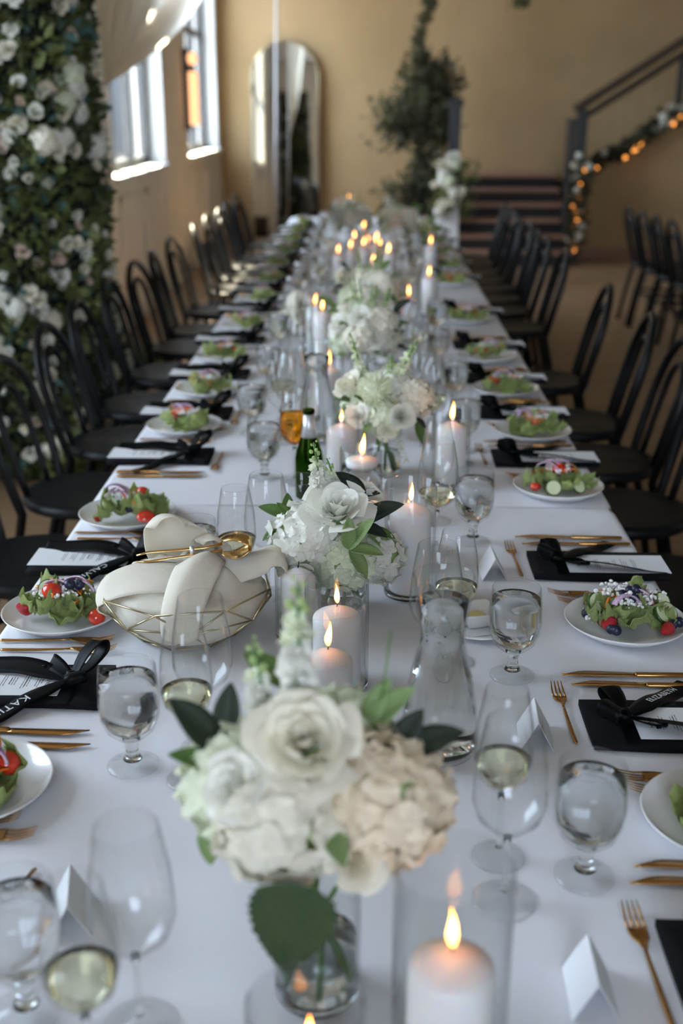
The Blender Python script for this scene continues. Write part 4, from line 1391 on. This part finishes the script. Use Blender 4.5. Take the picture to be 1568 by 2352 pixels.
for sd, PL in (('W', LP), ('S', RP)):
    for i, (x, y) in enumerate(PL):
        where = desc.get((sd, i), 'plate, %s along the %s' % (ORD[i], W_ if sd == 'W' else S_))
        plate(x, y, 'round white salad ' + where)
        near = i < 3
        s = salad_base(x, y, i * 3 + (1 if sd == 'S' else 0), 'leafy carrot and cheese salad on the ' + where, near or i < 5, lv={('S', 1): 8, ('W', 2): 9}.get((sd, i)))
        z0 = TZ + .0072
        if (sd, i) == ('W', 1):
            nm = 'the salad plate beside the bread basket'
            food('strawberry', (x - .066, y - .012, z0 + .022), (.017, .017, .021), 'red strawberry half at the edge of ' + nm, 'salad fruit', (1.6, .3, 1.2))
            food('cherry_tomato', (x - .012, y - .018, z0 + .056), .0185, 'glossy tomato on top of ' + nm, 'salad fruit', (.4, .3, 0))
            food('cherry_tomato', (x + .072, y - .045, z0 + .020), .0165, 'tomato low at the basket side of ' + nm, 'salad fruit', (.8, .5, 0))
            food('blueberry', (x + .018, y - .006, z0 + .066), .0105, 'dark blueberry in the middle of ' + nm, 'salad fruit', (.5, .5, 0))
            food('blueberry', (x + .034, y - .002, z0 + .064), .0105, 'second dark blueberry in the middle of ' + nm, 'salad fruit', (.8, .1, 0))
            food('cucumber_slice', (x - .03, y + .02, z0 + .045), .018, 'cucumber slice behind the tomato on ' + nm, 'salad fruit', (1.0, .3, 0))
        elif (sd, i) == ('W', 2):
            nm = 'the salad plate before the cloth seam, window side'
            food('cherry_tomato', (x + .050, y - .048, z0 + .020), (.022, .017, .012), 'red tomato wedge on ' + nm, 'salad fruit', (.6, 0, .3))
            food('blueberry', (x + .012, y - .035, z0 + .034), .0095, 'blueberry on ' + nm, 'salad fruit')
            food('cucumber_slice', (x - .035, y - .02, z0 + .04), .019, 'pale cucumber slice leaning on ' + nm, 'salad fruit', (1.2, .2, .3))
            food('strawberry', (x - .058, y - .046, z0 + .018), (.013, .013, .016), 'dark berry at the edge of ' + nm, 'salad fruit', (1.4, 0, .8))
            food('cherry_tomato', (x + .03, y + .03, z0 + .05), .015, 'tomato at the back of ' + nm, 'salad fruit')
        elif (sd, i) == ('S', 1):
            nm = 'the salad plate beside the frosted goblet'
            food('strawberry', (x - .040, y - .035, z0 + .022), (.018, .018, .022), 'red strawberry at the front of ' + nm, 'salad fruit', (1.4, .2, .9))
            food('strawberry', (x + .060, y - .050, z0 + .018), (.015, .015, .018), 'small red strawberry at the edge side of ' + nm, 'salad fruit', (1.4, .2, 2.2))
            food('strawberry', (x + .042, y + .01, z0 + .036), (.014, .014, .017), 'strawberry behind the lettuce on ' + nm, 'salad fruit', (1.1, .2, 3.2))
            for bx_, by_, bz_, lb in ((.004, .004, .066, 'heaped on the cheese of'), (.010, -.008, .060, 'heaped on the cheese of'), (-.010, -.003, .062, 'heaped on the cheese of'), (.014, .003, .070, 'heaped on the cheese of'),
                                      (-.070, .0, .024, 'alone at the goblet side of'), (-.028, -.056, .018, 'in front of the strawberry on'), (-.036, -.050, .018, 'tucked under the strawberry on'), (.074, -.030, .018, 'behind the small strawberry on'), (.088, -.022, .019, 'at the outer rim of')):
                food('blueberry', (x + bx_, y + by_, z0 + bz_), .0098, 'dark blueberry %s %s' % (lb, nm), 'blueberries on the plate beside the goblet', (random.uniform(0, 1), random.uniform(0, 1), 0))
            for cx_, cy_, cz_, e_, lb in ((-.048, .022, .036, (1.1, .2, .3), 'facing the goblet on'), (.066, .028, .034, (1.0, .5, 0), 'at the back of'), (.060, -.012, .030, (.7, .4, .5), 'leaning on the lettuce of'), (.078, .012, .024, (.5, .6, 0), 'at the outer edge of')):
                food('cucumber_slice', (x + cx_, y + cy_, z0 + cz_), .019, 'dark-edged cucumber slice %s %s' % (lb, nm), 'cucumber on the plate beside the goblet', e_)
            c_ = link('cheese_crumbs', CRUMB[0], s, M=xform((-.018, .012, .064), .036)); c_['kind'] = 'stuff'
            c_ = link('cheese_crumbs', CRUMB[1], s, M=xform((-.060, -.018, .026), .024)); c_['kind'] = 'stuff'
            c_ = link('cheese_crumbs', CRUMB[2], s, M=xform((.030, .002, .060), .032)); c_['kind'] = 'stuff'
            link('lettuce_leaf', LETT[1], s, M=xform((.012, .010, .078), .018, (1.3, .2, .3)))
        elif (sd, i) == ('S', 2):
            nm = 'the salad plate past the cloth seam, stair side'
            food('cherry_tomato', (x + .0, y + .0, z0 + .05), .020, 'large red tomato on top of ' + nm, 'salad fruit', (.3, .2, 0))
            food('cherry_tomato', (x - .06, y - .04, z0 + .02), .014, 'small tomato at the rim of ' + nm, 'salad fruit')
            food('cucumber_slice', (x - .02, y - .055, z0 + .024), .019, 'curved cucumber slice at the front of ' + nm, 'salad fruit', (1.0, .1, 0))
            food('cucumber_slice', (x + .04, y - .045, z0 + .026), .019, 'cucumber slice at the edge side of ' + nm, 'salad fruit', (.9, .3, .4))
            food('blueberry', (x + .03, y + .01, z0 + .05), .0095, 'blueberry on ' + nm, 'salad fruit')
        elif (sd, i) == ('W', 0):
            nm = 'the front window-side salad plate'
            food('cherry_tomato', (x + .048, y + .012, z0 + .035), .018, 'red tomato half at the inner side of ' + nm, 'salad fruit', (.5, .8, 0))
            food('cherry_tomato', (x + .018, y - .035, z0 + .034), .018, 'tomato toward the front of ' + nm, 'salad fruit', (.5, .4, 0))
            food('cherry_tomato', (x + .010, y + .035, z0 + .045), .018, 'tomato at the back of ' + nm, 'salad fruit', (.5, .4, 0))
        elif (sd, i) == ('S', 0):
            nm = 'the front stair-side salad plate'
            food('cherry_tomato', (x - .030, y + .012, z0 + .050), .022, 'bright red tomato on top of ' + nm, 'salad fruit', (.3, -.3, 0))
        else:
            rnd = random.Random(i * 5 + len(PL))
            for q in range(4 if i < 8 else 2):
                a = rnd.uniform(0, 6.3); rr = rnd.uniform(.01, .05)
                food(rnd.choice(('cherry_tomato', 'cherry_tomato', 'strawberry', 'blueberry')), (rr * math.cos(a), rr * math.sin(a), .045 - .3 * rr), .014, None, None, (rnd.uniform(0, 2), 0, rnd.uniform(0, 6)), s)

# ------------------------------------------------------------------ cutlery (length along +X, tip at +X, lying on z = 0)
def handle_mesh(L, r=.0036):
    return MB().tube([(0, 0, .0032), (.004, 0, .0034), (L * .5, 0, .0036), (L * .85, 0, .0048), (L, 0, .0062)], [.0022, r, r * .92, r * .72, r * .66], 8, flat=(.62, 1.05)).mesh('handle', 'gold')
FH = handle_mesh(.125)
def fork_head():
    mb = MB(); P_ = []
    prof = [(.120, .0028, .0060), (.130, .0055, .0045), (.140, .0100, .0028), (.152, .0118, .0018), (.158, .0118, .0020)]
    for x, w, z in prof:
        P_.append([(x, q * w, z + .0016 * q * q) for q in np.linspace(-1, 1, 7)])
    mb.slab(P_, .0016)
    for k in range(4):
        y = -.0102 + k * .0068
        mb.tube([(.156, y, .0024 + .0012 * (k in (0, 3))), (.170, y * .98, .0034), (.186, y * .92, .0068), (.198, y * .86, .0110)], [.0017, .0016, .0013, .0006], 6, flat=(.6, 1.1))
    return mb.mesh('head', 'gold')
FKH = fork_head()
KH = MB().tube([(0, 0, .004), (.003, 0, .004), (.055, 0, .004), (.105, 0, .004), (.108, 0, .004)], [.003, .0052, .0055, .0055, .0045], 8, flat=(.72, 1.05)).mesh('handle', 'gold')
def blade_mesh():
    xs = np.linspace(.106, .228, 14); P_ = []
    for i, x in enumerate(xs):
        t = i / 13
        top = .0058 + .0060 * math.sin(min(1, t * 1.4) * PI / 2) if t < .7 else .0118 * (1 - ((t - .7) / .3) ** 1.6) - .003 * ((t - .7) / .3)
        bot = -.0052 + .002 * t - (.0 if t < .98 else 0)
        if t > .96: top = min(top, bot + .0012)
        P_.append([(x, -bot, .0036), (x, -(bot * .3 + top * .7) * .2, .0044), (x, -top, .0038)])
    return MB().slab(P_, .0013).mesh('blade', 'gold')
KB = blade_mesh()
SPH = None
def fork(loc, rz, label, scale=1.0, dz=0):
    f_ = thing('dinner_fork' if scale > .95 else 'dessert_fork', label, 'fork', (loc[0], loc[1], TZ + .0012 + dz), rz, 'gold forks')
    f_.scale = (scale,) * 3
    link('handle', FH, f_); link('head', FKH, f_)
    return f_
def knife(loc, rz, label):
    k_ = thing('dinner_knife', label, 'knife', (loc[0], loc[1], TZ + .0012), rz, 'gold knives')
    link('handle', KH, k_); link('blade', KB, k_)
    return k_

# ------------------------------------------------------------------ napkin with menu card and name ribbon
def strip_mesh(path, width, name='ribbon', material='satin_black', t=.0008, n=None, widthdir=None):
    """ribbon swept along points; widthdir gives the crosswise direction at each point"""
    path = [Vector(p) for p in path]
    N = len(path); P_ = []
    m = 5
    for i, p in enumerate(path):
        tg_ = (path[min(i + 1, N - 1)] - path[max(i - 1, 0)]).normalized()
        wd = Vector(widthdir[i] if isinstance(widthdir, list) else widthdir)
        wd = (wd - tg_ * wd.dot(tg_)).normalized()
        w = width[i] if hasattr(width, '__len__') else width
        up = tg_.cross(wd)
        P_.append([tuple(p + wd * (q * w * .5) + up * (.0016 * (1 - q * q))) for q in np.linspace(-1, 1, m)])
    return MB().slab(P_, t).mesh(name, material)
# guest frame: +x toward the middle of the table, +y to the guest's left, origin on the table edge
def folded_cloth():
    P_ = []
    for i in range(15):
        u = i / 14
        row = []
        for j in range(9):
            v = -1 + 2 * j / 8
            x = -.02 + .265 * u; y = v * .066
            z = .0062 + .0015 * math.sin(5 * u + 2 * v)
            row.append((x, y + .004 * math.sin(u * 3), z))
        P_.append(row)
    mb = MB().slab(P_, .0098)
    return mb.mesh('folded_cloth', 'napkin_black')
NAPC = folded_cloth()
MENU = MB().box(-.024, .175, -.040, .052, .0122, .0129).mesh('menu_card', 'menu_paper', False)
def menu_print():
    rnd = random.Random(9); mb = MB()
    x = .135
    for blk in range(6):
        for ln in range(rnd.choice((2, 2, 3))):
            half = rnd.uniform(.012, .026); y = .006 - half
            while y < .006 + half:
                w = rnd.uniform(.003, .009)
                mb.box(x, x + .0011, y, min(y + w, .006 + half), .0129, .0131)
                y += w + .0014
            x -= .0042
        x -= .0085
    return mb.mesh('printed_lines', 'print_grey', False)
MPRINT = menu_print()
KX, KY, KZ = .188, .002, .020
KNOT = MB().lathe([(0, -.012), (.008, -.010), (.0115, -.004), (.010, .003), (.012, .008), (.007, .012), (0, .013)], 14, M=Matrix.Translation((KX, KY, KZ)) @ Euler((0, .5, .6)).to_matrix().to_4x4()).mesh('knot', 'satin_black')
def loop(dirv, L, lift, wdir, w0=.034):
    d_ = Vector(dirv).normalized(); k = Vector((KX, KY, KZ)); up = Vector((0, 0, 1))
    pts = smooth_path([k, k + d_ * L * .5 + up * lift * .75, k + d_ * L + up * lift, k + d_ * L * 1.04 + up * lift * .55, k + d_ * L * .55 + up * lift * .12, k], 26)
    pts = [p if p.z > .0145 else Vector((p.x, p.y, .0145)) for p in pts]
    ws = [w0 * (.32 + .68 * math.sin(PI * i / 26) ** .6) for i in range(27)]
    return strip_mesh(pts, ws, 'bow_loop', widthdir=wdir)
LOOPS = [loop((.55, .75, 0), .062, .045, (.8, -.5, .25)), loop((.35, -.8, 0), .045, .028, (.9, .35, .1)), loop((-.75, .65, 0), .055, .012, (.35, .6, .45), .03)]
T1 = smooth_path([(KX, KY, KZ), (KX - .030, -.030, .0175), (KX - .058, -.060, .0150), (KX - .088, -.092, .0050), (KX - .128, -.134, .0035)], 24)
TAIL_N = strip_mesh(T1, [.014 + .020 * min(1, i / 7) for i in range(25)], 'name_tail', widthdir=(.72, -.70, 0))
T2 = smooth_path([(KX, KY, KZ), (KX - .04, .018, .024), (KX - .09, .036, .026), (KX - .16, .050, .018), (KX - .20, .056, .016)], 24)
TAIL_P = strip_mesh(T2, [.014 + .022 * min(1, i / 8) for i in range(25)], 'plain_tail', widthdir=(.3, .9, .35))
BAND = MB().box(.178, .198, -.068, .068, .0132, .0140).mesh('band', 'satin_black', False)
def napkin(x, y, rz, label, name=None, words=None):
    t = thing('napkin', label, 'napkin', (x, y, TZ + .0015), rz, 'black napkins tied with name ribbons')
    link('folded_cloth', NAPC, t)
    mc = link('menu_card', MENU, t); mc['label'] = 'white printed menu card'
    link('printed_lines', MPRINT, mc)
    if words:
        for body, px_, sz in words:
            link('lettering', text_mesh(body, sz, 'print_grey', .0001), mc, (px_, .006, .0131), (0, 0, -PI / 2))
    link('band', BAND, t); link('knot', KNOT, t)
    for L_ in LOOPS:
        link('bow_loop', L_, t)
    tn_ = link('name_tail', TAIL_N, t); link('plain_tail', TAIL_P, t)
    if name:
        fc = text_mesh(name, {'ELIZABETH': .0152, 'CALVIN': .0195, 'KATIE': .0215}[name], 'print_silver', .0002, 1.12)
        # along the tail, which runs outward and down over the cloth edge
        a_, b2 = T1[8], T1[21]
        d_ = (a_ - b2).normalized(); wd = Vector((.72, -.70, 0)); wd = (wd - d_ * wd.dot(d_)).normalized(); up = d_.cross(wd)
        if up.z < 0: up = -up
        X = -d_; Y = up.cross(X)
        M = Matrix((X, Y, up)).transposed().to_4x4()
        M.translation = (a_ + b2) / 2 + up * .0046
        link('lettering', fc, tn_, M=M)
    return t
def place_card(x, y, rz, label):
    c_ = thing('place_card', label, 'place card', (x, y, TZ + .001), rz, 'white tent place cards')
    h_, w_, s_ = .046, .038, .024
    for sg in (-1, 1):
        L_ = math.hypot(h_, s_)
        ang = math.atan2(s_, h_)
        M = Matrix.Translation((0, 0, h_)) @ Matrix.Rotation(sg * -ang, 4, 'Y')
        MB().box(-.0004, .0004, -w_, w_, -L_, 0, M).build('card_panel', 'card_white', c_, smooth=False)
    return c_

# ------------------------------------------------------------------ settings
def setting(side, idx, y, nap=None, nkn=2, nfk=2, dessert=True, card=False, wl=''):
    """y: centre of the napkin along the table"""
    sg = 1 if side == 'W' else -1; ex = LEDGE if side == 'W' else REDGE; rz = 0 if side == 'W' else PI
    where = wl or 'at the %s place along the %s' % (ORD[idx], W_ if side == 'W' else S_)
    P_ = lambda p, q: (ex + sg * p, y + sg * q)
    napkin(*P_(0, 0), rz, 'black ribbon-tied napkin with menu ' + where, nap, [('MENU', .150, .011), ('RAW BAR', .1395, .0032), ('CHARCUTERIE BOARD', .1145, .0032), ('SUMMER SALAD', .0890, .0032)] if idx < 3 else None)
    rnd = random.Random(idx * 7 + (3 if side == 'S' else 0))
    for k in range(nfk):
        fork(P_(.02 + .012 * k, .135 + .036 * (1 - k)), rz + rnd.uniform(-.03, .03), 'gold fork %s %s' % (('next to the napkin', 'next to the plate')[1 - k], where))
    for k in range(nkn):
        knife(P_(.018 + .01 * k, -.128 - .036 * k), rz + rnd.uniform(-.03, .03), 'gold %s knife %s' % (('inner', 'outer')[k], where))
    if dessert:
        fork(P_(.268, .05), rz - PI / 2 + rnd.uniform(-.06, .06), 'gold dessert fork above the napkin ' + where, .9)
    if card:
        place_card(*P_(.325, .03), rz + rnd.uniform(-.06, .06), 'white folded place card ' + where)
LN = [1.60, 2.130, 2.865, 3.310, 3.83, 4.44, 5.15, 5.74, 6.34, 6.94, 7.54, 8.14, 8.74]
RN = [1.505, 2.130, 2.870, 3.345, 3.80, 4.37, 5.13, 6.2, 6.8, 7.4, 8.0, 8.6]
for i, y in enumerate(LN):
    setting('W', i, y, {0: 'KATIE', 1: 'CALVIN'}.get(i), nkn=2, dessert=i in (2, 3), wl={0: 'before the clear goblet, window side', 1: 'behind the bread basket'}.get(i, ''))
for i, y in enumerate(RN):
    setting('S', i, y, {0: 'ELIZABETH'}.get(i), card=i < 5, dessert=i < 6, wl={0: 'before the frosted goblet, stair side', 1: 'at the second place card, stair side'}.get(i, ''))
# the setting cut by the lower edge
fork((-.615, 1.215), 0, 'gold fork cut by the photo edge below the front window-side plate')
fork((-.645, 1.250), 0, 'gold fork partly hidden under the front window-side plate rim')
fork((-.400, 1.150), -PI / 2 - .25, 'gold dessert fork handle beside the front blurred place card', .9)
place_card(-.335, 1.065, .2, 'blurred white place card at the front on the window side')
napkin(REDGE, 1.000, PI, 'black napkin cut by the photo edge at the front, stair side')
knife((.557, 1.172), PI, 'gold knife farther from the front fork, stair side bottom'); knife((.545, 1.140), PI, 'gold knife nearer the front fork, stair side bottom')
fork((.313, .905), PI / 2 + .03, 'gold dessert fork at the front beside the large place card', .98)
place_card(.238, .960, -.02, 'large blurred white place card at the front, stair side')
# far glasses, one pair at each setting
for i, y in enumerate(LN[2:], 2):
    if i > 2:
        goblet((-.318 + random.uniform(-.02, .02), y - .20), 'water goblet at the %s napkin along the window side' % ORD[i], True)
    wine_glass((-.24, y - .16 if i > 2 else 3.02), 'white wine glass at the %s napkin along the window side' % ORD[i], False, 'wine' if i % 2 else None)
    wine_glass((-.215, y - .235 if i > 2 else 3.12), 'large wine glass at the %s napkin along the window side' % ORD[i], True)
for i, y in enumerate(RN[2:], 2):
    goblet((.262 + random.uniform(-.02, .02), y + .08 if i < 4 else y + .16), 'water goblet at the %s napkin along the stair side' % ORD[i], True)
    wine_glass((.175, y + .13), 'white wine glass at the %s napkin along the stair side' % ORD[i], False, 'wine' if i % 2 == 0 else None)
    wine_glass((.15, y + .21), 'large wine glass at the %s napkin along the stair side' % ORD[i], True)
cf = copy_tree(c); cf.location = (-.140, 3.05, TZ + .001)
tag(cf, 'water carafe standing on the window side near the fourth arrangement', 'carafe')
# ------------------------------------------------------------------ greenery in the room
def leaf_cloud(pts, size, seed, up=.3):
    """many small folded leaves as one mesh; pts: list of (position, outward normal)"""
    rnd = random.Random(seed); mb = MB()
    for p, nrm in pts:
        p = Vector(p); nrm = Vector(nrm)
        d = (nrm + Vector((rnd.gauss(0, .6), rnd.gauss(0, .6), rnd.gauss(up, .6)))).normalized()
        s = d.orthogonal().normalized(); s.rotate(Matrix.Rotation(rnd.uniform(0, 6), 3, d))
        L = size * rnd.uniform(.6, 1.4); w = L * rnd.uniform(.22, .36)
        bnd = d.cross(s) * L * .12
        mb.add([p, p + d * L * .5 + s * w + bnd, p + d * L, p + d * L * .5 - s * w + bnd, p + d * L * .45 - bnd], [(0, 4, 1), (1, 4, 2), (2, 4, 3), (3, 4, 0)])
    return mb
pil = thing('flower_pillar', 'tall dense pillar of greenery and white and blush roses by the side wall', 'flower pillar', (-1.53, 5.40, 0))
def pil_r(a, z):
    return (1 + .10 * math.sin(3 * a + 2.1 * z) + .07 * math.sin(5 * a - 3.3 * z)) * (1 + .10 * max(0, .9 - z) / .9)
PA, PB, PH = .27, .42, 2.6
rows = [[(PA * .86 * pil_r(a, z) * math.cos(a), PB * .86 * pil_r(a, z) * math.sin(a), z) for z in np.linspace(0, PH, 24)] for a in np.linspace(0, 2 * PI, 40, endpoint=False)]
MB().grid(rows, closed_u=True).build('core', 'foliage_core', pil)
rnd = random.Random(21)
def pil_pt(a, z, f=.97):
    r = pil_r(a, z)
    return (PA * r * f * math.cos(a), PB * r * f * math.sin(a), z), Vector((math.cos(a) / PA, math.sin(a) / PB, 0)).normalized()
fol = []
for i in range(9000):
    a = rnd.uniform(-PI * .85, PI * .85); z = rnd.uniform(.02, PH)
    fol.append(pil_pt(a, z, rnd.uniform(.86, 1.03)))
o = leaf_cloud(fol[:8300], .060, 1).build('foliage', 'leaf_pillar', pil); o['kind'] = 'stuff'
o = leaf_cloud(fol[8300:], .075, 2).build('silvery_foliage', 'leaf_teal', pil); o['kind'] = 'stuff'
for i in range(300):
    a = rnd.uniform(-PI * .80, PI * .25) if i < 270 else rnd.uniform(PI * .25, PI * .8); z = rnd.uniform(.15, 2.5)
    (p, nr) = pil_pt(a, z, 1.02)
    aim = nr + Vector((0, -.25, rnd.uniform(-.1, .4)))
    q = rnd.random()
    if q < .13:
        link('hydrangea', HYD[rnd.choice(('petal_white', 'petal_green_white', 'petal_cream'))], pil, M=Matrix.Translation(p) @ look_at(aim) @ Matrix.Scale(rnd.uniform(.045, .068), 4))
    else:
        sz = rnd.uniform(.022, .044)
        link('rose', rnd.choice((ROSE_W, ROSE_C, ROSE_B, ROSE_W, RANUNC, ROSE_C)), pil, M=Matrix.Translation(Vector(p) + nr * .01) @ look_at(aim) @ Matrix.Scale(sz, 4))
# low planting on the floor at the foot of the pillar
gp = []
for i in range(1500):
    y = rnd.uniform(4.9, 7.6); x = rnd.uniform(-1.72, -1.34)
    gp.append(((x, y, rnd.uniform(0, .10)), (0, 0, 1)))
o = leaf_cloud(gp, .06, 4, .8).build('ground_foliage', 'leaf_pillar'); tag(o, 'low green foliage along the floor at the pillar foot', 'foliage', kind='stuff')
for i, (x, y) in enumerate(((-1.38, 6.35), (-1.36, 6.62))):
    f_ = thing('orange_flower', 'orange flower low in the floor greenery, %s of two' % ('nearer', 'farther')[i], 'flower', (x, y, 0), 0, 'orange floor flowers')
    MB().tube([(0, 0, 0), (.005, 0, .12)], .003, 5).build('stem', 'stem_green', f_)
    link('blossom', joined(rose_petals(12, 1.0, 30 + i), 'blossom', 'carrot'), f_, (.005, 0, .115), scale=(.045,) * 3)

# tall greenery standing at the foot of the stairs
tr = thing('greenery_tree', 'tall dark leafy greenery rising beside the staircase', 'plant', (.56, 13.15, 0))
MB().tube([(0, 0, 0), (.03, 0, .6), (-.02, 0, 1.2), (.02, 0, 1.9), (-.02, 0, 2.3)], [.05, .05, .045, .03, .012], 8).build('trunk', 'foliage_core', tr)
pts = []
for cx_, cz_, rx_, rz_, n_ in ((.05, 1.62, .28, .34, 900), (-.10, 1.48, .34, .26, 800), (.16, 1.85, .20, .24, 500), (-.02, 1.95, .16, .22, 350), (.06, 1.22, .14, .34, 420), (.04, .78, .13, .34, 420), (-.12, .70, .28, .14, 350), (.04, .35, .24, .26, 450), (-.28, 1.38, .16, .12, 130), (.22, 1.3, .07, .45, 280)):
    for i in range(n_):
        v = Vector((rnd.gauss(0, 1), rnd.gauss(0, 1), rnd.gauss(0, 1))) * .52
        pts.append(((cx_ + v.x * rx_, v.y * .22, cz_ + v.z * rz_), v))
o = leaf_cloud(pts, .075, 6).build('foliage', 'leaf_far', tr); o['kind'] = 'stuff'
vine = smooth_path([(.02, 0, 2.05), (-.06, -.05, 2.3), (.03, -.1, 2.55), (.06, -.1, 2.75), (-.05, -.15, 2.95), (-.28, -.2, 3.15), (-.4, -.2, 3.6)], 60)
MB().tube(vine, .006, 5).build('vine', 'stem_green', tr)
vp = [(p + Vector((rnd.gauss(0, .025), rnd.gauss(0, .025), rnd.gauss(0, .025))), (rnd.gauss(0, 1), rnd.gauss(0, 1), 0)) for p in vine for _ in range(9)]
o = leaf_cloud(vp, .07, 7, 0).build('vine_leaves', 'leaf_far', tr); o['kind'] = 'stuff'
hv = thing('hanging_vine', 'short leafy vine tip hanging in from above over the stairs', 'plant', (1.52, 13.0, 2.62))
MB().tube([(0, 0, 0), (.06, 0, .25), (.02, 0, 1.5)], .005, 5).build('vine', 'stem_green', hv)
o = leaf_cloud([((rnd.gauss(.03, .05), rnd.gauss(0, .04), rnd.uniform(0, .5)), (rnd.gauss(0, 1), 0, -.5)) for _ in range(130)], .075, 8, -.3).build('vine_leaves', 'leaf_far', hv); o['kind'] = 'stuff'

# white pedestal with flowers by the stairs
pd_ = thing('flower_pedestal', 'white pedestal topped with white flowers at the foot of the stairs', 'pedestal', (.80, 11.9, 0))
bevel(MB().box(-.10, .10, -.10, .10, 0, .72).build('pedestal', 'white_paint', pd_, smooth=False), .008)
o = leaf_cloud([((rnd.gauss(.04, .10), rnd.gauss(-.02, .08), rnd.uniform(.55, 1.12)), (rnd.gauss(0, 1), -1, .2)) for _ in range(420)], .065, 9).build('foliage', 'leaf_pillar', pd_); o['kind'] = 'stuff'
for i in range(22):
    z = rnd.uniform(.62, 1.16); x = rnd.gauss(.0, .085)
    link(rnd.choice(('rose', 'hydrangea')), rnd.choice((ROSE_W, HYD['petal_white'], ROSE_C, HYD['petal_green_white'])), pd_, M=Matrix.Translation((x, -.11 + rnd.uniform(-.03, .03), z)) @ look_at((rnd.uniform(-.4, .4), -1, .3)) @ Matrix.Scale(rnd.uniform(.04, .07), 4))

def garland(name, label, path, n_leaf, n_fl, n_bulb, seed, spread=.06, loc=(0, 0, 0)):
    rnd = random.Random(seed)
    g = thing(name, label, 'garland', loc)
    MB().tube(path, .012, 6).build('wire', 'stem_green', g)
    def rp(s=spread):
        k = rnd.uniform(0, len(path) - 1.001); i = int(k)
        return path[i].lerp(path[i + 1], k - i) + Vector((rnd.gauss(0, s * .7), -abs(rnd.gauss(0, s)), rnd.gauss(0, s * .8)))
    o = leaf_cloud([(rp(), (rnd.gauss(0, .6), -.8, .2)) for _ in range(n_leaf)], .075, seed).build('foliage', 'leaf_far', g); o['kind'] = 'stuff'
    for i in range(n_fl):
        link('rose', rnd.choice((ROSE_W, HYD['petal_white'], ROSE_C)), g, M=Matrix.Translation(rp(spread * .9) + Vector((0, -.04, .02))) @ look_at((rnd.uniform(-.3, .3), -1, .4)) @ Matrix.Scale(rnd.uniform(.035, .06), 4))
    for i in range(n_bulb):
        link('string_light', BULB, g, rp(spread * .6) + Vector((0, -.05, -.05)))
    return g
BULB = MB().lathe([(0, -.022), (.016, -.012), (.02, .004), (.01, .02), (0, .024)], 8).mesh('string_light', 'bulb_glow')
garland('stair_garland', 'flower and leaf garland with warm lights climbing the slanting stair side', [Vector((2.34 + .1 * i, 13.12, .93 + .0625 * i + .03 * math.sin(i))) for i in range(16)], 900, 13, 14, 31, .055)
garland('newel_garland', 'garland of white flowers and warm lights hanging down the newel post', [Vector((2.22 + .02 * math.sin(i * 1.3), 12.66, 1.02 - .085 * i)) for i in range(11)], 520, 11, 16, 32, .07)
